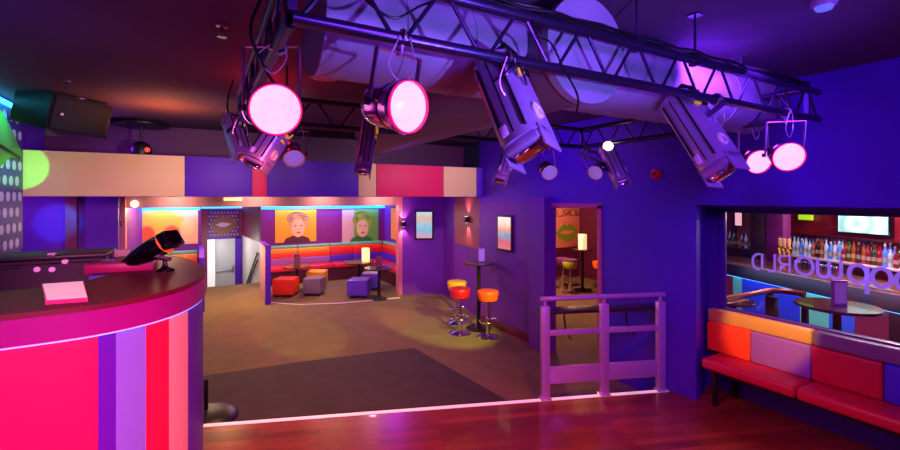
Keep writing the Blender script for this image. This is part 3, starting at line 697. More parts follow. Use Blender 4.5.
# ================================================================== LETTERING ON THE WINDOW
M_let = mat('lilac_vinyl_lettering', (176, 136, 236), .5, em=(160, 118, 225), es=.45)  # emission added to brighten the letters, plain vinyl gives no light
XL = XG + .02
def ribbon(w, pts, th, closed=False):
    """flat ribbon in the (y,z) plane at XL"""
    n = len(pts); L_, R_ = [], []
    for i in range(n):
        if closed: t = (pts[(i + 1) % n] - pts[i - 1])
        else: t = pts[min(i + 1, n - 1)] - pts[max(i - 1, 0)]
        t.normalize(); nn = V((-t.y, t.x)) * th / 2; L_.append(pts[i] + nn); R_.append(pts[i] - nn)
    vs = []
    for x in (XL, XL + .004):
        vs += [V((x, p.x, p.y)) for p in L_] + [V((x, p.x, p.y)) for p in R_]
    fs = []
    m = n if closed else n - 1
    for i in range(m):
        j = (i + 1) % n
        fs += [[i, j, n + j, n + i], [2 * n + i, 3 * n + i, 3 * n + j, 2 * n + j], [i, 2 * n + i, 2 * n + j, j], [n + i, n + j, 3 * n + j, 3 * n + i]]
    if not closed: fs += [[0, n, 3 * n, 2 * n], [n - 1, 3 * n - 1, 4 * n - 1, 2 * n - 1]]
    w.add(vs, fs)
def arc(cx, cy, rx, ry, a0, a1, n=20): return [V((cx + rx * math.cos(math.radians(a0 + (a1 - a0) * i / n)), cy + ry * math.sin(math.radians(a0 + (a1 - a0) * i / n)))) for i in range(n + 1)]
ypx = lambda px: onX(px, 270, XL).y
zpx = lambda px, py: onX(px, py, XL).z
sign = thing('window_lettering', (XL, ypx(820), 1.4), 'lilac lettering POPWORLD applied to the window, seen reversed from this side', 'lettering')
def letter(name, yL, yR, z0, z1, fn, th):
    """yL: edge seen left (larger y). u runs from reading-left (small y = image right) to reading-right; v up 0..1"""
    w = MB(); a, b = yR, yL       # reading left = image right = smaller y
    T = lambda P: [V((a + p.x * (b - a), z0 + p.y * (z1 - z0))) for p in P]
    for pts, cl in fn: ribbon(w, T(pts), th, cl)
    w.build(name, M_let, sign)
v2 = lambda *a: [V(p) for p in a]
Dl = [(v2((0, 0), (0, 1)) , False), ([V((0, 1)), V((.4, 1))] + arc(.45, .5, .55, .5, 90, -90)[1:] + [V((.4, 0)), V((0, 0))], False)]
Dl = [([V((0, 0.0)), V((0, 1)), V((.35, 1))] + arc(.4, .5, .6, .5, 88, -90) + [V((.35, 0)), V((0.25, 0))], False)]
Ll = [(v2((0.05, 1), (0.05, .14), (.12, .02), (.3, 0), (1, 0)), False)]
Rl = [([V((0, 0)), V((0, 1)), V((.5, 1))] + arc(.62, .74, .38, .26, 88, -88) + [V((.5, .48)), V((.1, .48))], False), (v2((.45, .48), (1, 0)), False)]
Ol = [(arc(.5, .5, .5, .5, 0, 345, 23), True)]
Wl = [([V((0, 1)), V((0, .35))] + arc(.25, .28, .25, .28, 180, 360, 10) + [V((.5, .9)), V((.5, .35))] + arc(.75, .28, .25, .28, 180, 360, 10) + [V((1, .35)), V((1, 1))], False)]
Pl = [(v2((0, -.55), (0, .95)), False), (arc(.5, .5, .5, .5, 0, 345, 23), True)]
def zz(px, py): return zpx(px, py)
th = .022
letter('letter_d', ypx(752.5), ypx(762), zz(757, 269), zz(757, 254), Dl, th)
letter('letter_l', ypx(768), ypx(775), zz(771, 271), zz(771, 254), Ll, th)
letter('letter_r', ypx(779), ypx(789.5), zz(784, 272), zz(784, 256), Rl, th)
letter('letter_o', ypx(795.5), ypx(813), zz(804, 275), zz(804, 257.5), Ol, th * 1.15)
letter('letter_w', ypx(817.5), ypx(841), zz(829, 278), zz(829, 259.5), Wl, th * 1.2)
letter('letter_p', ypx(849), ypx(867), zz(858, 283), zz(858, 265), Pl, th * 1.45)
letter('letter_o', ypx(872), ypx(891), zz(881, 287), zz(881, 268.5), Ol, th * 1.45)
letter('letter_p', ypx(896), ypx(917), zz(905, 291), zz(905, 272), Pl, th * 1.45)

# ================================================================== BAR BEYOND THE WINDOW
B0 = V((6.87, 1.81)); BE = V((.365, .931)).normalized(); BN = V((BE.y, -BE.x))
def bp(s, n, z): return V((B0.x + BE.x * s + BN.x * n, B0.y + BE.y * s + BN.y * n, z))
BM = Matrix.Identity(4)
BM[0][0], BM[1][0] = BE.x, BE.y; BM[0][1], BM[1][1] = BN.x, BN.y; BM[0][3], BM[1][3] = B0.x, B0.y      # local x along bar, y away
def s_at(px, n):
    d = ray(px, 200); # solve CAM+ d t on line n
    # (d*t - B0).BN = n
    t = (n + B0.dot(BN)) / (d.x * BN.x + d.y * BN.y); p = V((d.x * t, d.y * t)) - B0; return p.dot(BE), t
ZB = 1.25
bar = thing('bar_counter', bp(1, 0, ZW), 'long bar counter with a dark top and blue, green and red lit front panels', 'bar counter')
w = MB(); w.box((-1.5, -.14, ZB - .05), (2.9, .5, ZB), .008, M=BM); w.build('counter_top', mat('bar_top_brown', (120, 78, 70), .2, noise=.2, nscale=8, coat=.3), bar)
w = MB(); w.box((-1.5, -.10, ZB - .24), (2.9, .0, ZB - .05), M=BM); w.build('fascia', M_black, bar)
w = MB(); w.box((-1.5, .05, ZW), (2.9, .5, ZB - .05), M=BM); w.build('carcass', M_black, bar)
w = MB(); w.box((-1.5, -.02, ZB - .262), (2.9, .0, ZB - .242), M=BM); w.build('led_strip', mat('led_blue_bar', (90, 190, 255), .3, em=(60, 170, 255), es=5), bar)
cols = [((150, 40, 60), 723, 733), ((110, 220, 170), 733, 742), ((40, 70, 210), 742, 800), ((110, 225, 170), 800, 829), ((50, 100, 210), 829, 855), ((140, 40, 60), 855, 889), ((50, 24, 30), 889, 960)]
for i, (c, a, b) in enumerate(cols):
    s1 = s_at(a, 0)[0]; s0 = s_at(b, 0)[0]; s1 = min(s1, 2.9); s0 = max(s0, -1.5)
    w = MB(); w.box((s0 + .003, 0, ZW), (s1 - .003, .05, ZB - .262), M=BM); w.build('front_panel', mat('bar_panel_%d%d%d' % c, c, .4), bar)
# back bar wall, shelf unit
NB = 1.35
w = MB(); w.box((-1.6, NB, ZW), (3.2, NB + .1, 2.7), M=BM); struct(w.build('wall_bar_back', mat('bar_back_wine', (120, 22, 40), .4, noise=.3, nscale=3)))
shelf = thing('back_bar_unit', bp(0, NB, ZW), 'back bar unit with a lit shelf of bottles', 'shelf')
w = MB(); w.box((-1.5, NB - .42, ZW), (2.7, NB - .002, 1.32), M=BM); w.build('cabinet', M_wood_dk, shelf)
w = MB(); w.box((-1.5, NB - .46, 1.32), (2.7, NB - .002, 1.35), .004, M=BM); w.build('worktop', mat('pale_worktop', (235, 225, 230), .3), shelf)
s_l = s_at(783, NB)[0]; s_r = -1.5
w = MB(); w.box((s_r, NB - .04, 1.36), (s_l, NB - .012, 1.42), M=BM); w.build('light_strip', mat('shelf_glow', (140, 190, 255), .3, em=(110, 180, 255), es=3), shelf)
w = MB(); w.box((s_r, NB - .2, 1.67), (s_l, NB - .002, 1.69), M=BM); w.build('upper_shelf', M_wood_dk, shelf)
# columns
def pxbox(name, a, b, n0, n1, z0, z1, m, label, cat):
    s1 = s_at(a, n0)[0]; s0 = s_at(b, n0)[0]
    w = MB(); w.box((s0, n0, z0), (s1, n1, z1), .006, M=BM); return tag(w.build(name, m), label, cat)
struct(pxbox('wall_column', 750, 764, .75, .95, ZW, 2.7, mat('column_charcoal', (52, 44, 50), .5), 'charcoal column at the left of the back bar', None))
struct(pxbox('wall_column_violet', 766, 783, .75, .9, ZW, 2.7, mat('column_purple', (130, 40, 130), .5), 'purple column at the left of the back bar', None))
# television
tv = thing('television', bp(s_at(860, NB)[0], NB, 1.9), 'wall screen glowing mint and white above the back bar', 'television')
s1 = s_at(836, NB - .1)[0]; s0 = s_at(890, NB - .1)[0]; sm_ = (s0 + s1) / 2
w = MB(); w.box((s0, NB - .09, 1.74), (s1, NB - .02, 2.18), .01, M=BM); w.build('frame', M_blackg, tv)
m = mat('tv_screen', (160, 235, 220), .3); nt = m.node_tree; b = nt.nodes['Principled BSDF']
tcn = nt.nodes.new('ShaderNodeTexCoord'); nz = nt.nodes.new('ShaderNodeTexWave'); nz.wave_type = 'RINGS'; nz.inputs['Scale'].default_value = 1.6; nz.inputs['Distortion'].default_value = 3
rp = nt.nodes.new('ShaderNodeValToRGB'); rp.color_ramp.elements[0].color = lin((80, 170, 150)); rp.color_ramp.elements[1].color = lin((235, 255, 250))
nt.links.new(tcn.outputs['Object'], nz.inputs['Vector']); nt.links.new(nz.outputs['Fac'], rp.inputs['Fac']); nt.links.new(rp.outputs['Color'], b.inputs['Emission Color']); b.inputs['Emission Strength'].default_value = 1.0
w = MB(); w.box((s0 + .03, NB - .096, 1.77), (s1 - .03, NB - .09, 2.15), M=BM); w.build('screen', m, tv)
# neon sign
s1 = s_at(797, NB - .1)[0]; s0 = s_at(810, NB - .1)[0]
w = MB(); w.box((s0, NB - .08, 1.92), (s1, NB - .03, 2.02), .006, M=BM); sg = tag(w.build('lit_sign', mat('sign_green', (140, 170, 30), .4, em=(170, 220, 30), es=1.0)), 'small lime lit sign above the bottles', 'sign')
# picture far left through window
s1 = s_at(724, NB)[0]; s0 = s_at(732, NB)[0]
w = MB(); w.box((s0, NB - .05, 1.85), (s1, NB - .02, 2.2), M=BM)
# left-hand bar shelf with bottles behind the near jamb
shelf2 = thing('side_bar_unit', bp(3.4, .9, ZW), 'dark side unit crowded with bottles at the far left of the bar', 'shelf')
s1 = s_at(719, .9)[0]; s0 = s_at(748, .9)[0]
w = MB(); w.box((s0, .86, ZW), (s1, 1.3, 1.33), .005, M=BM); w.build('cabinet', M_wood_dk, shelf2)
w = MB(); w.box((s0, 1.3, ZW), (s1, 1.34, 2.5), M=BM); w.build('back_panel', mat('amber_back', (150, 80, 40), .4), shelf2)
w = MB(); w.box((s0 + .05, 1.27, 1.86), (s0 + .12, 1.3, 2.4), M=BM); w.build('mirror_strip', mat('gold_strip', (220, 150, 70), .3, .8), shelf2)
pp = s_at(727.5, 1.0)[0]; w = MB(); w.box((pp - .09, 1.245, 1.72), (pp + .09, 1.262, 2.03), .004, M=BM); sgn = tag(w.build('lit_picture', M_black), 'small lit white and pink picture above the side bar bottles', 'picture')
w = MB(); w.box((pp - .08, 1.238, 1.74), (pp + .08, 1.245, 2.01), M=BM); w.build('picture_face', mat('lit_poster_pink', (255, 200, 200), .4, em=(255, 190, 190), es=.9), sgn)
# bottles
def bottle(name, H, R, col, neck, capc, rough=.08, es=0):
    w = MB(); w.mi = 0
    w.lathe([(R * .9, 0), (R, .01), (R, H * .58), (R * .85, H * .66), (R * .36, H * .76), (R * .32, H * .93)], n=14)
    w.mi = 1; w.lathe([(R * .38, H * .92), (R * .38, H), (R * .3, H * 1.005)], n=10)
    w.mi = 2; w.lathe([(R * 1.015, H * .22), (R * 1.015, H * .42)], n=14, cap=False)
    o = w.build('bottle', [mat('bottle_' + name, col, rough, 0, em=col if es else None, es=es), mat('cap_' + name, capc, .4), mat('label_' + name, tuple(int(x * .7) for x in neck), .6)])
    tag(o, 'bottle', 'bottle'); return o
KB = [bottle('clear', .29, .030, (170, 200, 230), (235, 240, 250), (60, 90, 200), es=.12), bottle('green', .28, .031, (20, 80, 45), (230, 220, 180), (30, 90, 50)),
      bottle('amber', .29, .031, (150, 76, 26), (240, 225, 190), (60, 30, 20)), bottle('red', .27, .030, (130, 24, 36), (240, 230, 220), (120, 10, 20)),
      bottle('blue', .30, .030, (70, 140, 240), (230, 240, 255), (230, 230, 240), es=.1), bottle('dark', .31, .031, (36, 24, 30), (220, 200, 150), (160, 130, 60))]
KN = ['clear glass', 'green glass', 'amber glass', 'red glass', 'pale blue glass', 'dark glass']
first_b = []
rng = random.Random(3)
def put_bottle(s, n, z, k, label, group):
    o = KB[k]
    if k in first_b: o = o.copy(); COL.objects.link(o)
    else: first_b.append(k)
    o.location = bp(s, n, z); o.rotation_euler = (0, 0, rng.random() * 6); o['label'] = label; o['group'] = group
    sc = .88 + .2 * rng.random(); o.scale = (1, 1, sc)
ss = s_at(787, NB - .2)[0]; se = s_at(905, NB - .2)[0]
n_ = 30
for i in range(n_):
    s = ss + (se - ss) * (i + .5) / n_
    k = [2, 5, 2, 5, 0, 0, 3, 0,2, 2, 5, 3, 0, 0, 0, 0, 2, 1, 1, 5, 2, 2, 5, 3, 3, 4, 4, 4, 1, 3][i]
    put_bottle(s, NB - .16, 1.3501, k, '%s bottle in the back row of the bottles on the lit back bar' % KN[k], 'back row of bottles on the back bar')
n_ = 26
for i in range(n_):
    s = ss + (se - ss) * (i + .9) / n_
    k = [2, 2, 5, 0, 0, 4, 0, 0,2, 5, 2, 0, 4, 0, 4, 3, 1, 2, 5, 2, 3, 1, 3, 4, 0, 3][i]
    put_bottle(s, NB - .33, 1.3501, k, '%s bottle in the front row of the bottles on the lit back bar' % KN[k], 'front row of bottles on the back bar')
s1 = s_at(723, 1.0)[0]; s0 = s_at(747, 1.0)[0]
for i in range(12):
    s = s1 + (s0 - s1) * (i + .5) / 12; k = [4, 0, 1, 0, 3, 2, 1, 0, 2, 0, 3, 2][i]
    put_bottle(s, .98 + .11 * (i % 2), 1.3301, k, '%s bottle crowded on the side unit at the far left of the bar' % KN[k], 'bottles on the side bar unit')
# beer taps at the counter (gold)
for j, px in enumerate((780, 784, 789)):
    s, t = s_at(px, .25); p = bp(s, .25, ZB); tp = thing('beer_tap', p, 'gold beer tap on the bar counter, %s of the three' % ['leftmost', 'middle', 'rightmost'][j], 'tap', 'beer taps on the bar counter')
    w = MB(); w.lathe([(.04, 0), (.035, .02), (.028, .04), (.028, .26), (.034, .28), (.02, .31)], p, n=16); w.build('column', mat('gold_tap', (235, 170, 70), .2, 1), tp)
    w = MB(); w.lathe([(.016, .30), (.024, .35), (.026, .42), (.01, .43)], p, n=12); w.build('handle', mat('tap_handle', (240, 200, 120), .3), tp)
# glasses on the counter
g0 = MB().lathe([(.030, 0), (.034, .004), (.038, .12), (.036, .12), (.031, .01)], n=14, cap=False).build('drinking_glass', glass_mat('tumbler', (235, 230, 240), .05, .7))
tag(g0, 'drinking glass', 'glass')
for j in range(9):
    s, t = s_at(795 + j * 5.2, .3); o = g0 if j == 0 else g0.copy()
    if j: COL.objects.link(o)
    o.location = bp(s, .3, ZB); tag(o, 'clear tumbler in the row on the bar counter behind the lettering', 'glass', 'tumblers on the bar counter')
# napkin holder etc on counter
# high tables by the window
M_tt = mat('table_top_brown', (70, 44, 46), .22, coat=.4)
def ped_table(name, c, R, Hh, label, base=True, rbase=.22, top=M_tt, rim=None):
    t = thing(name, c, label, 'table', 'high round tables' if name == 'high_table' else 'round pedestal tables in the alcove')
    w = MB(); w.lathe([(R - .012, Hh - .03), (R, Hh - .022), (R, Hh - .006), (R - .006, Hh)], c, n=48); w.build('table_top', top, t)
    w = MB(); w.cyl(c + V((0, 0, .03)), c + V((0, 0, Hh - .03)), .035); w.build('pole', M_black, t)
    w = MB(); w.lathe([(rbase, 0), (rbase, .012), (.06, .04), (.045, .07)], c, n=32); w.build('base', M_black, t)
    return t
tc1 = onz(837, 305, 1.21); tc1.z = ZW; 
ped_table('high_table', tc1, .35, 1.06, 'round dark high table just behind the window, holding a purple menu')
tc2 = onX(733, 300, 5.40); tc2.z = ZW
ped_table('high_table', tc2, .22, .95, 'small round high table behind the left end of the window')
def menu(c, wd, hh, ang, m, label, glow=None):
    t = thing('menu_holder', c, label, 'menu', 'menu blocks on the tables')
    M = RZ(ang, c); w = MB(); w.box((-wd / 2, -.02, 0), (wd / 2, .02, hh), .003, M=M); w.build('card', m, t)
    w = MB(); w.box((-wd / 2 + .01, -.0215, .02), (wd / 2 - .01, -.0202, hh - .02), M=M); w.build('printed_face', glow or m, t)
    return t
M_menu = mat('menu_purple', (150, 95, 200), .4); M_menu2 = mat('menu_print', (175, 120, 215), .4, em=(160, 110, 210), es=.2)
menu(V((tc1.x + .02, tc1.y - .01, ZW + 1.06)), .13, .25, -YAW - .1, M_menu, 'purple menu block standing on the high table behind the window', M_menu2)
# drinks ledge (curved brown rail) in the bar room
lp = [onz(723, 299, 1.12), onz(745, 295, 1.12), onz(770, 290.5, 1.12), onz(785, 291, 1.12), onz(805, 294.5, 1.12)]
for p in lp: p.z = 1.12
ld = thing('drinks_ledge', (lp[2].x, lp[2].y, ZW), 'brown bent drinks ledge in the bar room behind the window', 'ledge')
w = MB(); w.tube([tuple(p) for p in lp], .035, 10); w.build('rail', mat('ledge_copper', (150, 84, 74), .25, .4), ld)
w = MB()
for p in (lp[0], lp[2], lp[4]): w.box((p.x - .03, p.y - .03, ZW), (p.x + .03, p.y + .03, 1.09), .004)
w.build('post', M_black, ld)
cb_ = onz(772, 306, 1.05)
w = MB(); w.box((cb_.x - .05, cb_.y - .05, ZW), (cb_.x + .05, cb_.y + .05, 1.16), .006); tag(w.build('bollard', M_wood_dk), 'dark square bollard below the bent drinks ledge', 'post')

# ================================================================== STOOLS
def make_stool(col, col2=None):
    t = thing('bar_stool', (0, 0, 0), 'stool', 'stool', 'chrome-based bar stools')
    w = MB(); w.lathe([(.12, .60), (.155, .615), (.168, .66), (.18, .74), (.172, .765), (.14, .775), (0.01, .778)], n=32); w.build('seat', col, t)
    w = MB(); w.lathe([(.12, .59), (.13, .60), (.12, .612)], n=24); w.cyl((0, 0, .03), (0, 0, .6), .025, 16); w.cyl((0, 0, .03), (0, 0, .32), .034, 16); w.build('pole', M_chrome, t)
    w = MB(); w.tube([(.15 * math.cos(a), .15 * math.sin(a), .27) for a in [k * math.tau / 24 for k in range(24)]], .011, 8, closed=True)
    for k in range(2): w.cyl((.15 * math.cos(k * math.pi), .15 * math.sin(k * math.pi), .27), (0, 0, .27), .009, 8)
    w.build('footrest', M_chrome, t)
    w = MB(); w.lathe([(.19, 0), (.19, .012), (.15, .03), (.05, .05), (.034, .06)], n=32); w.build('base', M_chrome, t)
    return t
s1_ = make_stool(M_vin('vinyl_stool_orange', (255, 92, 22))); place(s1_, onz(488, 337, 0), 0, 'bright orange bar stool with chrome base nearest the high table')
s2_ = make_stool(M_vin('vinyl_stool_red', (205, 26, 50))); place(s2_, onz(460, 333.5, 0), .4, 'crimson bar stool with chrome base, left of the orange stool')
s3_ = make_stool(M_vin('vinyl_stool_yellow', (240, 175, 20))); place(s3_, onz(457, 323, 0), .9, 'yellow bar stool just behind the crimson one')
tb = onz(480, 328, 0) + V((-.03, 0, 0))
ped_table('high_table', tb, .28, 1.16, 'round dark high table beside the orange stool near the wall light')
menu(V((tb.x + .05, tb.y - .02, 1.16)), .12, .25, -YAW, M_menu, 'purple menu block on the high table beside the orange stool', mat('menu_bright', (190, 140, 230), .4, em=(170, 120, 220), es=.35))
# second room stools & table
g1 = make_stool(M_vin('vinyl_stool_lime', (175, 190, 30))); place(g1, onz(570, 293, 0), 0, 'lime bar stool with a purple cushion seen through the doorway')
w = MB(); w.lathe([(.165, .765), (.18, .785), (.17, .815), (.1, .83), (.01, .832)], n=28); o = w.build('cushion', M_vin('vinyl_plum', (110, 60, 120)), None); o.parent = g1
g2 = make_stool(M_vin('vinyl_stool_amber', (255, 110, 20))); place(g2, onz(600, 293.5, 0), 0, 'orange bar stool at the right edge of the doorway view')
g3 = make_stool(M_vin('vinyl_stool_plum', (110, 50, 120))); place(g3, onz(563, 288, 0), 0, 'plum bar stool behind the lime one through the doorway')
t2 = onz(582.5, 290, 0); ped_table('high_table', t2, .24, 1.02, 'round high table seen through the doorway carrying a cream lamp')
w = MB(); c = V((t2.x, t2.y, 1.02)); w.box((c.x - .075, c.y - .075, c.z), (c.x + .075, c.y + .075, c.z + .37), .008); lm = tag(w.build('table_lamp', mat('cream_glow', (255, 240, 190), .4, em=(255, 225, 160), es=.85)), 'glowing cream block lamp on the high table through the doorway', 'lamp')

# ================================================================== ALCOVE BANQUETTES
def banquette(x0, x1, label, right_leg=False, splits=None):
    t = thing('banquette', ((x0 + x1) / 2, YB - .3, 0), label, 'seating')
    y0 = YB - .02
    bands = [(.90, .985), (.78, .90), (.64, .78), (.46, .64)]
    MATB = {'l': [V_grn, V_yel, V_or, V_lil], 'r': [V_grn, V_or, V_red, V_vio]}
    secs = splits
    for (a, b, key) in secs:
        for (z0, z1), m in zip(bands, MATB[key]):
            dz = .985 - z1
            w = MB(); w.box((a + .003, y0 - .10 - dz * .12, z0), (b - .003, y0, z1), .02, 3); w.build('back_roll', m, t)
        w = MB(); w.box((a + .003, y0 - .60, .34), (b - .003, y0 - .11, .47), .035, 4); w.build('seat', V_red, t)
    w = MB(); w.box((x0 + .02, y0 - .55, .0), (x1 - .02, y0 - .05, .345)); w.build('plinth', mat('plinth_maroon', (70, 14, 40), .5), t)
    if right_leg:
        ya, yb_ = y0 - .62, YA + .15
        for (z0, z1), m in zip(bands, MATB['r']):
            dz = .985 - z1
            w = MB(); w.box((x1 - .10 - dz * .12, yb_, z0), (x1, ya + .5, z1), .02, 3); w.build('back_roll', m, t)
        w = MB(); w.box((x1 - .60, yb_, .34), (x1 - .13, ya, .47), .035, 4); w.build('seat', V_red, t)
        w = MB(); w.box((x1 - .55, yb_ + .02, 0), (x1 - .1, ya + .05, .345)); w.build('plinth', mat('plinth_maroon', (70, 14, 40), .5), t)
    return t
xm = onY(330, 250, YB - .15).x
banquette(1.46, 4.93, 'rainbow-backed corner banquette wrapping the right-hand alcove', True, [(1.46, (1.46 + xm) / 2, 'l'), ((1.46 + xm) / 2, xm, 'l'), (xm, 3.9, 'r'), (3.9, 4.83, 'r')])
banquette(-1.18, -.05, 'rainbow-backed banquette in the left alcove behind the DJ booth', False, [(-1.18, -.6, 'l'), (-.6, -.05, 'l')])
# alcove tables
def low_table(px, pytop, ybase, R, label):
    c = onz(px, ybase, 0); return c, ped_table('pedestal_table', c, R, None, label) if False else None
def alc(px, ptop, pbase, R, label):
    c = onz(px, pbase, 0); t = (c.x * SA + c.y * CA); H_ = CAM.z - (ptop - HY) / F * t
    ped_table('pedestal_table', c, R, H_, label, rbase=.2); return V((c.x, c.y, H_))
ta = alc(297, 266, 291, .34, 'round dark pedestal table in front of the left half of the rainbow banquette')
tb1 = alc(359, 261.5, 288, .38, 'round dark pedestal table carrying the glowing block lamp in the alcove')
tc3 = alc(379, 267.5, 299, .33, 'round dark pedestal table nearest the right jamb of the alcove')
menu(V((ta.x, ta.y, ta.z)), .14, .30, -YAW, mat('menu_brown', (120, 70, 80), .4), 'brown menu block on the left alcove table')
menu(V((tc3.x, tc3.y, tc3.z)), .13, .26, -YAW, mat('menu_brown2', (110, 56, 90), .4), 'brown menu block on the alcove table nearest the right jamb')
w = MB(); c = V((tb1.x + .16, tb1.y - .05, tb1.z)); w.box((c.x - .08, c.y - .08, c.z), (c.x + .08, c.y + .08, c.z + .34), .01); tag(w.build('table_lamp', mat('cream_glow2', (255, 240, 180), .4, em=(255, 225, 140), es=1.1)), 'glowing cream block lamp on a round alcove table', 'lamp')
# poufs
def pouf(px, pbase, col, label, rz=0, s=.44, h=.42, pad=False):
    c = onz(px, pbase, 0); t = thing('cube_stool', c, label, 'stool', 'cube stools in the alcove')
    w = MB(); w.box((-s / 2, -s / 2, .05), (s / 2, s / 2, h), .035, 4, M=RZ(rz, c)); w.build('cushion', M_vin('vinyl_pouf_%d_%d' % (px, pbase), col), t)
    for sx in (-1, 1):
        for sy in (-1, 1):
            w = MB(); q = RZ(rz, c) @ V((sx * (s / 2 - .06), sy * (s / 2 - .06), 0)); w.cyl(q, q + V((0, 0, .055)), .02, 10); w.build('foot', M_black, t)
    if pad: w = MB(); w.box((-s / 2 + .015, -s / 2 + .015, h + .001), (s / 2 - .015, s / 2 - .015, h + .025), .012, M=RZ(rz, c)); w.build('seat_pad', mat('white_pad', (240, 225, 230), .5), t)
pouf(286, 295.5, (232, 52, 30), 'orange-red cube stool at the left of the alcove', -.55, .47, .42)
pouf(314.5, 294.5, (120, 100, 116), 'grey cube stool in front of the yellow one', -.55, .42)
pouf(317, 288, (240, 170, 30), 'yellow cube stool behind the grey one', -.55, .44, .45)
pouf(359.5, 296.5, (96, 60, 190), 'violet cube stool in the middle of the alcove', -.55, .48)
pouf(371, 289, (84, 70, 200), 'blue cube stool with a white top behind the violet one', -.5, .42, .41, True)

# ================================================================== PICTURES
def canvas_on(axis, pos, pxa, pya, pxb, pyb, ground, label, name='wall_picture', frame=None, th=.03):
    """flat canvas from pixel corners to world on plane; returns thing & mapping u,v (0..1)"""
    f = onY if axis == 'Y' else onX
    p = f(pxa, pya, pos); q = f(pxb, pya, pos); r = f((pxa + pxb) / 2, pyb, pos); tmid = f((pxa + pxb) / 2, pya, pos)
    z1, z0 = tmid.z, r.z
    t = thing(name, ((p + q) / 2).xy.to_3d() + V((0, 0, z0)), label, 'picture')
    def Pt(u, v, o=0):
        a = p.lerp(q, u); a = V((a.x, a.y, z0 + (z1 - z0) * v))
        if axis == 'Y': a.y = pos - o
        else: a.x = pos - o if p.y > q.y or True else pos + o
        return a
    def slab(pts, o0, o1, m, nm):
        w = MB(); n = len(pts); w.add([Pt(u, v, o0) for u, v in pts] + [Pt(u, v, o1) for u, v in pts], [list(range(n)), list(range(n, 2 * n))[::-1]] + [[i, (i + 1) % n, n + (i + 1) % n, n + i] for i in range(n)]); return w.build(nm, m, t, smooth=False)
    if frame: slab([(-.06, -.04), (1.06, -.04), (1.06, 1.04), (-.06, 1.04)], 0, th, frame, 'frame')
    slab([(0, 0), (1, 0), (1, 1), (0, 1)], 0 if not frame else th, th + (.004 if frame else 0), ground, 'canvas')
    return t, slab, th + (.004 if frame else 0)
def ell(cx, cy, rx, ry, n=22, wob=0, ph=0, a0=0, a1=360): return [(cx + rx * (1 + wob * math.sin(5 * a + ph)) * math.cos(a), cy + ry * (1 + wob * math.sin(5 * a + ph)) * math.sin(a)) for a in [math.radians(a0 + (a1 - a0) * i / n) for i in range(n)]]
fm = lambda n, c: mat(n, c, .5)
def portrait(px0, px1, ground, hair, facec, cloth, label, right=None):
    t, sl, o = canvas_on('Y', YB, px0, 209.5, px1, 242, ground, label)
    if right: sl([(.32, 0), (1, 0), (1, 1), (.32, 1)], o, o + .002, right, 'ground_block'); o += .002
    sl([(.20, 0), (.85, 0), (.80, .12), (.62, .2), (.42, .2), (.25, .12)], o, o + .003, cloth, 'collar')
    sl(ell(.55, .66, .27, .27, 30, .06), o, o + .004, hair, 'hair'); sl(ell(.55, .42, .165, .27, 24), o + .004, o + .007, facec, 'face')
    sl(ell(.58, .80, .17, .10, 20, .08, 1), o + .007, o + .010, hair, 'fringe')
    w = MB(); rr = random.Random(px0)
    P3 = lambda u, v, oo: V((onY(px0 + (px1 - px0) * u, 225, YB).x, YB - oo, onY((px0 + px1) / 2, 242, YB).z + (onY((px0 + px1) / 2, 209.5, YB).z - onY((px0 + px1) / 2, 242, YB).z) * v))
    for k in range(11):
        a = math.radians(10 + k * 17); cu, cv = .55 + .20 * math.cos(a), .68 + .19 * math.sin(a); rr_ = .045 + .03 * rr.random()
        w.tube([P3(cu + rr_ * math.cos(q), cv + rr_ * math.sin(q) * 1.1, o + .012) for q in [i * .7 + k for i in range(7)]], .006, 5)
    w.build('curl_lines', fm('curl_ink', (110, 70, 60)), t)
    dk = fm('ink', (70, 30, 40)); rd_ = fm('lip_red', (210, 60, 70))
    for ex in (.48, .63): sl(ell(ex, .50, .035, .016, 12), o + .007, o + .009, dk, 'eye')
    sl(ell(.56, .29, .055, .025, 14), o + .007, o + .009, rd_, 'mouth'); sl([(.55, .47), (.56, .47), (.575, .37), (.545, .37)], o + .007, o + .0085, fm('face_shade', (225, 160, 120)), 'nose')
portrait(275, 316, fm('pop_orange', (255, 178, 36)), fm('pop_tan_hair', (214, 160, 120)), fm('pop_skin', (248, 196, 150)), fm('pop_dark', (90, 40, 40)), 'orange pop portrait of a curly-haired woman above the banquette')
portrait(342, 378, fm('pop_pale_pink', (214, 176, 180)), fm('pop_lime_hair', (150, 190, 60)), fm('pop_skin2', (226, 200, 150)), fm('pop_green', (50, 120, 60)), 'green and grey pop portrait of a woman above the banquette', fm('pop_green_ground', (110, 180, 70)))
# left alcove picture : discs on pale yellow
t, sl, o = canvas_on('Y', YB, 126, 209.5, 198, 245, fm('pop_cream', (240, 205, 150)), 'large yellow and pink picture with two orange discs behind the DJ booth')
sl([(0, .05), (.3, .2), (.3, 0), (0, 0)], o, o + .002, fm('pop_pink', (244, 160, 150)), 'pink_block')
sl(ell(.45, .62, .36, .34, 26, .03), o, o + .003, fm('pop_yellow', (252, 205, 60)), 'yellow_shape')
for cx in (.28, .62): sl(ell(cx, .30, .125, .27, 24), o + .003, o + .006, fm('disc_ring', (255, 150, 90)), 'disc_ring'); sl(ell(cx, .30, .10, .22, 24), o + .006, o + .009, fm('disc_orange', (250, 96, 50)), 'disc')
sl(ell(.84, .5, .10, .26, 20, .1), o + .003, o + .006, fm('pop_pale_yellow', (246, 222, 140)), 'flower')
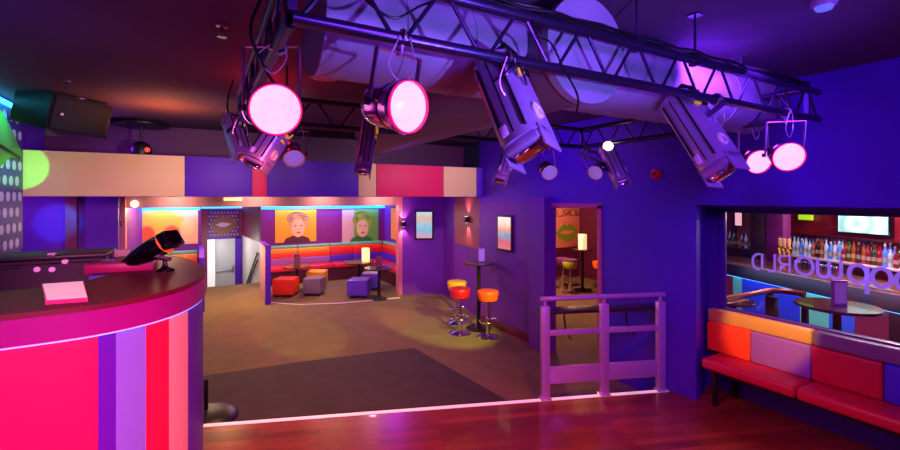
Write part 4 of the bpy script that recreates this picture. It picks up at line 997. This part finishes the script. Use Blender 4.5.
# lips picture above exit door
def lips(sl, o, c1, c2, cx=.5, cy=.5, sx=.4, sy=.34):
    up = [(-1, .0), (-.6, .55), (-.25, .95), (0, .7), (.25, .95), (.6, .6), (1, .1), (.7, -.5), (.3, -.9), (-.2, -.95), (-.7, -.6)]
    sl([(cx + x * sx, cy + y * sy) for x, y in up], o, o + .004, c1, 'lips')
    md = [(-.62, .02), (-.2, .22), (.2, .2), (.62, .08), (.2, -.2), (-.25, -.2)]
    sl([(cx + x * sx, cy + y * sy) for x, y in md], o + .004, o + .006, c2, 'teeth')
def dots(sl, o, m, nx, ny, r, asp, skip=None):
    for j in range(ny):
        for i in range(nx):
            u = (i + .5 + (.5 if j % 2 else 0)) / (nx + .5); v = (j + .5) / ny
            yield u, v
t, sl, o = canvas_on('Y', 15.8, 208, 211, 239, 239.5, fm('lips_plum_board', (84, 26, 88)), 'dark plum dotted picture of brown parted lips above the exit door')
def dotmesh(t, fP, o, pts, ru, rv, m, nm='dots'):
    w = MB()
    for (u, v) in pts:
        n = 10; vs = [fP(u + ru * math.cos(k * math.tau / n), v + rv * math.sin(k * math.tau / n), o) for k in range(n)] + [fP(u + ru * math.cos(k * math.tau / n), v + rv * math.sin(k * math.tau / n), o + .002) for k in range(n)]
        w.add(vs, [list(range(n)), list(range(n, 2 * n))[::-1]] + [[k, (k + 1) % n, n + (k + 1) % n, n + k] for k in range(n)])
    w.build(nm, m, t, smooth=False)
pa = onY(208, 211, 15.8); pb = onY(239, 239.5, 15.8)
dotmesh(t, lambda u, v, o: V((pa.x + (pb.x - pa.x) * u, 15.8 - o, pb.z + (pa.z - pb.z) * v)), o, list(dots(None, 0, None, 9, 8, 0, 0)), .030, .036, fm('dot_mauve', (170, 90, 190)))
lips(sl, o + .002, fm('lips_brown', (120, 66, 50)), fm('teeth_mauve', (196, 140, 190)), .5, .52, .43, .36)
# side picture in alcove right wall
p0 = onX(395.5, 212, 4.3); w = MB(); w.box((4.92, 11.3, 1.08), (4.948, 12.2, 1.98)); sidep = tag(w.build('wall_picture', fm('pop_orange2', (240, 150, 60))), 'orange picture on the side wall of the alcove', 'picture')
# backlit posters
def lightbox(axis, pos, a, ya, b, yb, label, cs):
    m = mat('poster_art_%d' % a, (220, 220, 220), .3); nt = m.node_tree; bb = nt.nodes['Principled BSDF']
    t, sl, o = canvas_on(axis, pos, a, ya, b, yb, m, label, 'lightbox_poster', frame=fm('poster_frame', (60, 30, 40)))
    tcn = nt.nodes.new('ShaderNodeTexCoord'); sp_ = nt.nodes.new('ShaderNodeSeparateXYZ'); n_ = nt.nodes.new('ShaderNodeTexNoise'); n_.inputs['Scale'].default_value = 14
    ad = nt.nodes.new('ShaderNodeMath'); ad.operation = 'MULTIPLY_ADD'; ad.inputs[1].default_value = .25
    r = nt.nodes.new('ShaderNodeValToRGB'); els = r.color_ramp.elements
    els[0].color = lin(cs[0]); els[0].position = 0; els[1].color = lin(cs[-1]); els[1].position = 1
    for i in range(1, len(cs) - 1): e = els.new(i / (len(cs) - 1)); e.color = lin(cs[i])
    nt.links.new(tcn.outputs['Generated'], sp_.inputs[0]); nt.links.new(tcn.outputs['Object'], n_.inputs['Vector'])
    nt.links.new(n_.outputs['Fac'], ad.inputs[0]); nt.links.new(sp_.outputs['Z'], ad.inputs[2]); nt.links.new(ad.outputs[0], r.inputs['Fac'])
    nt.links.new(r.outputs['Color'], bb.inputs['Emission Color']); nt.links.new(r.outputs['Color'], bb.inputs['Base Color']); bb.inputs['Emission Strength'].default_value = .8
    return t
# poster on the angled corner wall: build facing along the wall
def lb_wall(a, b, pxa, pxb, ya, yb, label, cs):
    a = V((a[0], a[1])); b = V((b[0], b[1])); d = (b - a).normalized()
    def hit(px):
        r = ray(px, 200); M2 = Matrix(((r.x, -d.x), (r.y, -d.y))); s = M2.inverted() @ a; return s[0], a + d * s[1]
    t1, p = hit(pxa); t2, q = hit(pxb); tm = (t1 + t2) / 2; z1 = CAM.z - (ya - HY) / F * tm; z0 = CAM.z - (yb - HY) / F * tm
    nrm = V((d.y, -d.x)); 
    if nrm.dot(-p) < 0: nrm = -nrm
    M = Matrix.Identity(4); e = (q - p).normalized(); L_ = (q - p).length
    M[0][0], M[1][0] = e.x, e.y; M[0][1], M[1][1] = nrm.x, nrm.y; M[0][3], M[1][3], M[2][3] = p.x, p.y, 0
    t = thing('lightbox_poster', (p.x, p.y, z0), label, 'picture')
    w = MB(); w.box((-.04, .001, z0 - .04), (L_ + .04, .03, z1 + .04), .003, M=M); w.build('frame', fm('poster_frame', (60, 30, 40)), t)
    m = mat('poster_art_%d' % pxa, (120, 120, 120), .3); nt = m.node_tree; bb = nt.nodes['Principled BSDF']
    tcn = nt.nodes.new('ShaderNodeTexCoord'); sp_ = nt.nodes.new('ShaderNodeSeparateXYZ'); n_ = nt.nodes.new('ShaderNodeTexNoise'); n_.inputs['Scale'].default_value = 9
    ad = nt.nodes.new('ShaderNodeMath'); ad.operation = 'MULTIPLY_ADD'; ad.inputs[1].default_value = .4; sb_ = nt.nodes.new('ShaderNodeMath'); sb_.operation = 'SUBTRACT'; sb_.inputs[1].default_value = .2
    r = nt.nodes.new('ShaderNodeValToRGB'); els = r.color_ramp.elements
    els[0].color = lin(cs[0]); els[1].color = lin(cs[-1])
    for i in range(1, len(cs) - 1): e_ = els.new(i / (len(cs) - 1)); e_.color = lin(cs[i])
    nt.links.new(tcn.outputs['Generated'], sp_.inputs[0]); nt.links.new(tcn.outputs['Object'], n_.inputs['Vector'])
    nt.links.new(n_.outputs['Fac'], ad.inputs[0]); nt.links.new(sp_.outputs['Z'], ad.inputs[2]); nt.links.new(ad.outputs[0], sb_.inputs[0]); nt.links.new(sb_.outputs[0], r.inputs['Fac'])
    nt.links.new(r.outputs['Color'], bb.inputs['Emission Color']); bb.inputs['Emission Strength'].default_value = .85
    w = MB(); w.box((0, .03, z0), (L_, .034, z1), M=M); w.build('artwork', m, t, smooth=False)
    return t
lb_wall(C3, C2, 416.5, 432, 212, 238, 'small backlit poster in pale blue and peach on the angled corner wall', [(235, 150, 150), (120, 190, 215), (150, 215, 225), (235, 190, 150), (190, 235, 225)])
lb_wall((XR, 6.9), (XR, 5.3), 499.5, 512, 217, 249, 'backlit striped poster on the violet wall above the orange stool', [(230, 120, 120), (225, 90, 90), (90, 160, 200), (245, 170, 110), (255, 235, 190), (255, 250, 235)])
# doorway room art: mauve dotted board with lips and word
wr = 9.3
t = thing('lips_board', (onY(568, 240, wr).x, wr, 1.2), 'salmon board with green lips and reversed lettering seen through the doorway', 'picture')
xa = onY(548, 240, wr).x; xb = onY(582, 240, wr).x; zt = onY(568, 208, wr).z; zb = onY(568, 247, wr).z
w = MB(); w.box((xa, wr - .03, zb), (xb, wr - .001, zt), .003); w.build('board', fm('salmon_board', (226, 132, 110)), t)
def bP(u, v, o): return V((xa + (xb - xa) * u, wr - .03 - o, zb + (zt - zb) * v))
def bsl(pts, o0, o1, m, nm):
    w = MB(); n = len(pts); w.add([bP(u, v, o0) for u, v in pts] + [bP(u, v, o1) for u, v in pts], [list(range(n)), list(range(n, 2 * n))[::-1]] + [[i, (i + 1) % n, n + (i + 1) % n, n + i] for i in range(n)]); w.build(nm, m, t, smooth=False)
dotmesh(t, bP, 0, [(u, v * .66) for u, v in dots(None, 0, None, 14, 10, 0, 0)], .012, .010, fm('dot_rose', (190, 90, 90)))
lips(bsl, .003, fm('lips_green', (132, 150, 30)), fm('teeth_salmon', (226, 140, 120)), .52, .38, .34, .24)
def stroke_text(t, P, o, chars, u0, u1, v0, v1, th, m):
    G = {'W': [[(0, 1), (0, 0), (.5, 0), (.5, .8), (.5, 0), (1, 0), (1, 1)]], 'O': [[(0, 0), (1, 0), (1, 1), (0, 1), (0, 0)]], 'R': [[(0, 0), (0, 1), (1, 1), (1, .5), (0, .5), (1, 0)]], 'L': [[(0, 1), (0, 0), (1, 0)]], 'D': [[(0, 0), (0, 1), (.8, 1), (1, .8), (1, .2), (.8, 0), (0, 0)]]}
    n = len(chars); w = MB()
    for i, ch in enumerate(chars):
        ca_ = u0 + (u1 - u0) * i / n; cb2 = u0 + (u1 - u0) * (i + .76) / n
        for st_ in G[ch]:
            pts = [P(ca_ + (1 - x) * (cb2 - ca_), v0 + (v1 - v0) * y, o) for x, y in st_]     # mirrored glyphs
            for a, b in zip(pts[:-1], pts[1:]): w.bar(a, b, th, .006, up=V((0, 1, 0)))
    w.build('lettering', m, t, smooth=False)
stroke_text(t, bP, .004, 'DLROW', .10, .98, .80, .95, .022, fm('letter_dark', (96, 50, 60)))
# mural with dots and lips on left wall
XM = -1.775
mu = thing('wall_mural', (XM, 6.0, 1.4), 'dotted blue mural with big green lips on the left wall', 'picture')
w = MB(); w.box((XM + .001, 4.2, 1.72), (XM + .02, 6.76, 3.26), .002); w.build('panel', mat('mural_blue', (70, 60, 170), .5), mu)
pts = []
w = MB()
for j in range(9):
    for i in range(15):
        y = 4.3 + i * .175 + (.0875 if j % 2 else 0); z = 1.80 + j * .17
        if y > 6.7: continue
        w.lathe([(.052, 0), (.052, .003)], (XM + .02, y, z), (1, 0, 0), 16)
w.build('dots', mat('mural_dots', (226, 214, 250), .5), mu)
w = MB(); lp_ = [(-1, .0), (-.6, .6), (-.25, .98), (0, .75), (.25, .98), (.6, .65), (1, -.25), (.7, -.35), (.3, -.8), (-.2, -.9), (-.7, -.6)]
lc = catmull([V((5.5 + y * 1.2, 2.86 + z * .40)) for y, z in lp_ + lp_[:1]], 5)[:-1]
n = len(lc); w.add([V((XM + .024, p.x, p.y)) for p in lc] + [V((XM + .032, p.x, p.y)) for p in lc], [list(range(n)), list(range(n, 2 * n))[::-1]] + [[i, (i + 1) % n, n + (i + 1) % n, n + i] for i in range(n)]); w.build('lips', mat('mural_green', (90, 160, 44), .5), mu, smooth=False)
w = MB(); w.tube([(XM + .033, 4.5, 2.86), (XM + .033, 5.2, 2.90), (XM + .033, 5.8, 2.86), (XM + .033, 6.6, 2.74)], .016, 6); w.build('mouth_line', mat('mural_dark', (20, 40, 30), .5), mu)
w = MB(); w.box((XM + .001, 4.2, 3.26), (XM + .05, 6.76, 3.30), .004); tag(w.build('cove_light', mat('led_teal', (60, 220, 240), .4, em=(60, 220, 240), es=4)), 'teal light strip along the top of the dotted mural', 'light strip')

# ================================================================== SCONCES, EXIT LIGHT, LED LINES
LIGHTS = []
def light(kind, name, loc, col, power, size=.05, aim=None, angle=60, blend=.5, sy=None):
    ld_ = bpy.data.lights.new(name, kind); ld_.color = lin(col)[:3]; ld_.energy = power
    if kind == 'AREA':
        ld_.size = size
        if sy: ld_.shape = 'RECTANGLE'; ld_.size_y = sy
    else: ld_.shadow_soft_size = size
    if kind == 'SPOT': ld_.spot_size = math.radians(angle); ld_.spot_blend = blend
    o = bpy.data.objects.new(name, ld_); COL.objects.link(o); o.location = V(loc)
    if aim is not None: o.rotation_euler = (V(aim) - V(loc)).to_track_quat('-Z', 'Y').to_euler()
    return o
def sconce(p, nrm, label, pw=6):
    p = V(p); nrm = V(nrm).normalized(); t = thing('wall_sconce', p, label, 'light', 'black up-and-down wall lights')
    M = frame(p, p + V((-nrm.y, nrm.x, 0)))
    w = MB(); w.box((-.05, -.0, -.06), (.05, .10, .06), .006, M=M if (M @ V((0, 1, 0)) - p).dot(nrm) > 0 else M @ Matrix.Scale(-1, 4, (0, 1, 0))); w.build('housing', M_black, t)
    w = MB()
    for s in (-1, 1): w.lathe([(.035, .0601 * s), (.035, .064 * s)], p + nrm * .05, (0, 0, 1), 16)
    w.build('lens', mat('sconce_glow', (255, 220, 200), .3, em=(255, 200, 180), es=3), t)
    for s in (-1, 1):
        light('SPOT', 'sconce_lamp', p + nrm * .07 + V((0, 0, .075 * s)), (255, 190, 180), pw, .02, aim=p + nrm * .03 + V((0, 0, s)), angle=95, blend=1)
sconce(onY(402.5, 224, YA - .1), (0, -1, 0), 'black up-and-down wall light on the right jamb of the alcove', 22)
sconce(V((-1.23, YA - .2, onY(122, 223, YA - .2).z)), (0, -1, 0), 'black up-and-down wall light at the far left jamb', 22)
# panel added for the sconce-lit patch, reddish light in its colour; third sconce
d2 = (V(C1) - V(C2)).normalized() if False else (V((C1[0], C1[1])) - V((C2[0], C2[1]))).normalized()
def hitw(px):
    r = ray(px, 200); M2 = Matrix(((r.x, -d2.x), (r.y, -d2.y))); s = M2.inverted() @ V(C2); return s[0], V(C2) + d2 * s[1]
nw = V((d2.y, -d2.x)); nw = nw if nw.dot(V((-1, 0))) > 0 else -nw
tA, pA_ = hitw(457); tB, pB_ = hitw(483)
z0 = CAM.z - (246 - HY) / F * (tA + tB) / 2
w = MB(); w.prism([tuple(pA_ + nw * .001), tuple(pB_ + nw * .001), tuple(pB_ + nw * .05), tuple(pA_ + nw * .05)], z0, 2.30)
tag(w.build('lit_patch_panel', mat('sconce_lit_rust', (150, 70, 74), .5)), 'added raised panel in the reddish tone of the wall light above the high table', 'panel')
tS, pS_ = hitw(471); zs = CAM.z - (219.5 - HY) / F * tS
sconce(V((pS_.x, pS_.y, zs)) + nw.to_3d() * .051, nw.to_3d(), 'black up-and-down wall light on the added reddish panel above the stools', 22)
p = V(onY(233, 199.5, YA - .12)); w = MB(); w.box((p.x - .16, YA - .16, 2.235), (p.x + .16, YA - .001, 2.30), .01); tag(w.build('exit_light', mat('warm_light_box', (255, 240, 190), .4, em=(255, 225, 150), es=1.2)), 'small warm emergency light box on the bulkhead above the passage', 'light')
p = V(onY(134, 204, YA - .1)); w = MB(); w.lathe([(.05, 0), (.06, .02), (.05, .06), (.02, .08)], (p.x, YA - .001, p.z), (0, -1, 0), 20); tag(w.build('bulb_light', mat('bulb_glow', (255, 235, 200), .3, em=(255, 220, 170), es=5)), 'glowing round lamp on the bulkhead at the far left', 'light')
M_ledb = mat('led_azure', (40, 170, 255), .4, em=(20, 150, 255), es=5)
for x0, x1, lab in ((-1.2, .0, 'azure light strip above the left alcove picture'), (1.43, 4.94, 'azure light strip above the banquette portraits')):
    w = MB(); w.box((x0, YB - .05, 1.985), (x1, YB - .001, 2.045)); tag(w.build('light_strip', M_ledb), lab, 'light strip')
w = MB(); w.box((.03, 15.72, 1.96), (1.18, 15.79, 2.02)); tag(w.build('light_strip', M_ledb), 'azure light strip above the lips picture', 'light strip')

# ================================================================== LIGHTING
def A(name, loc, aim, col, p, s, sy=None, spread=180):
    o = light('AREA', name, loc, col, p, s, aim, sy=sy); o.data.spread = math.radians(spread); return o
def spot_on(name, frm, to, col, p, ang, bl=.5): light('SPOT', name, frm, col, p, .02, to, ang, bl)
# added fill lights behind/above the camera, no lamps known there
A('magenta_fill', (-.7, -.2, 2.6), (-.7, 3.4, .7), (255, 110, 190), 46, .5, None, 80)
A('violet_fill', (1.4, -1.4, 3.25), (3.6, 4, 1.8), (150, 62, 255), 105, .8, None, 140)
for x in (.5, 1.35, 2.2): A('wood_fill', (x, 2.1 - .2 * (x > 2), 2.70), (x, 2.6, 0), (255, 115, 50), 30, .12, None, 140)  # added fills over the boards, no fixtures on the truss
# added wall wash on right, no fixture there
A('right_blue', (3.0, 1.6, 3.25), (4.55, 3.5, 1.6), (130, 50, 255), 34, .5, None, 120)
A('right_blue_2', (3.3, 4.6, 3.25), (4.55, 5.2, 1.6), (150, 60, 255), 22, .4)
# added fill and wash lights: dance floor, low ceiling, fascia
light('SPOT', 'floor_warm', (.9, 5.1, 3.3), (255, 190, 120), 240, .1, (.9, 5.9, 0), 100, .8)
light('SPOT', 'low_warm_1', (.5, 10.2, 2.3), (255, 200, 130), 230, .08, (.3, 9.1, 0), 150, .7)
light('SPOT', 'low_warm_2', (3.0, 8.4, 2.3), (255, 170, 190), 70, .08, (3.0, 8.5, 0), 160, .7)
light('SPOT', 'fascia_wash', (.9, 3.9, 3.2), (255, 225, 225), 110, .08, (.55, 6.8, 2.5), 60, .9)
light('SPOT', 'fascia_wash', (.7, 3.7, 2.5), (255, 235, 225), 150, .08, (-.6, 6.8, 2.62), 62, .8)
for x in (1.8, 3.4): light('SPOT', 'fascia_wash', (x, 3.95, 3.2), (255, 225, 225), 110 if x < 2 else 190, .08, (x - .2 + .3 * (x - 1.4) / 2, 6.8, 2.5), 75, .9)
# alcoves
light('POINT', 'alcove_fill', (2.9, 11.2, 2.15), (255, 200, 150), 125, .15)
light('POINT', 'alcove_fill_2', (-.6, 11.2, 2.15), (255, 200, 150), 90, .15)
light('POINT', 'passage_fill', (.45, 14.6, .9), (250, 250, 245), 30, .15)  # added to brighten the passage end, no fixture there
A('alcove_azure', (3.2, YB - .12, 2.10), (3.2, YB - .02, 1.2), (30, 150, 255), 36, 3.3, .04)
A('alcove_azure_2', (-.6, YB - .12, 2.10), (-.6, YB - .02, 1.2), (30, 150, 255), 14, 1.1, .04)
for x in (-.4, 1.0, 2.3, 3.6): spot_on('bulkhead_wash', (x, 9.25, 2.29), (x, 9.7, 2.16), (255, 200, 170), 26, 150, 1)
light('SPOT', 'passage_pool', (.7, 11.4, 2.3), (255, 200, 110), 220, .05, (.7, 11.5, 0), 95, .5)
# duct and ceiling
spot_on('duct_wash', (1.3, .3, 2.5), (1.3, 2.0, 3.1), (140, 115, 255), 130, 120, 1)  # added washes to brighten the duct, no fixtures
spot_on('duct_wash', (3.0, .4, 2.5), (3.1, 2.0, 3.1), (100, 85, 255), 45, 100, 1)
light('SPOT', 'teal_mural', (-1.5, 6.1, 3.28), (70, 190, 255), 26, .05, (-1.775, 6.0, 2.5), 130, .8)
light('SPOT', 'green_fascia', (-1.5, 5.0, 2.35), (60, 255, 60), 170, .01, (-1.80, 6.8, 2.66), 17, .06)
light('SPOT', 'blue_back', (-1.95, 7.2, 2.1), (30, 100, 255), 150, .05, (-1.97, 9.2, 1.9), 20, .5)
light('POINT', 'violet_back', (-2.6, 7.9, 2.1), (200, 70, 255), 34, .05)
light('POINT', 'upper_violet', (-1.0, 7.3, 3.0), (170, 40, 255), 3, .05)
light('SPOT', 'ceiling_amber', (-.35, 6.0, 2.86), (255, 140, 60), 40, .05, (-.35, 6.0, 3.35), 160, 1)
light('POINT', 'ceiling_red', (.5, 4.2, 3.1), (255, 20, 50), 6, .08)
light('POINT', 'ceiling_blue', (-1.2, 3.2, 2.75), (50, 90, 255), 6, .08)
# added fills for the bar room and the doorway room
A('bar_front', tuple(bp(.9, -.5, 1.15)), tuple(bp(.9, 0, .75)), (190, 200, 255), 12, 3.0, .05)
light('POINT', 'corner_violet', (3.3, 8.0, 2.1), (190, 50, 255), 30, .1)  # added to lift the dark corner wall, no fixture
light('POINT', 'bar_fill', (6.3, 2.4, 2.6), (255, 200, 200), 90, .15)
light('POINT', 'bar_fill_2', (7.8, 2.2, 2.55), (255, 215, 200), 110, .1)
light('POINT', 'room_fill', (6.8, 7.8, 2.45), (255, 190, 150), 330, .15)
# coloured beams from the scanners
spot_on('yellow_pool', (3.3, 2.3, 2.55), onz(440, 322, 0), (225, 235, 10), 1500, 22)
spot_on('yellow_pool_2', (1.9, 2.2, 2.6), onz(300, 335, 0), (235, 225, 20), 900, 15)
spot_on('red_pool', (.9, 2.3, 2.55), onz(395, 315, 0), (255, 50, 20), 1300, 7)
spot_on('red_pool_2', (.6, 2.5, 2.6), onz(243, 330, 0), (255, 50, 20), 900, 9)
spot_on('bench_yellow', (2.6, 1.3, 2.6), (4.95, 2.25, .98), (255, 200, 20), 420, 17)
spot_on('wood_pool', (2.3, 1.6, 2.8), onz(585, 410, ZW), (255, 90, 40), 140, 18)
wd = bpy.data.worlds.new('World'); SC.world = wd; wd.use_nodes = True
wd.node_tree.nodes['Background'].inputs[0].default_value = (.02, .01, .05, 1); wd.node_tree.nodes['Background'].inputs[1].default_value = .3
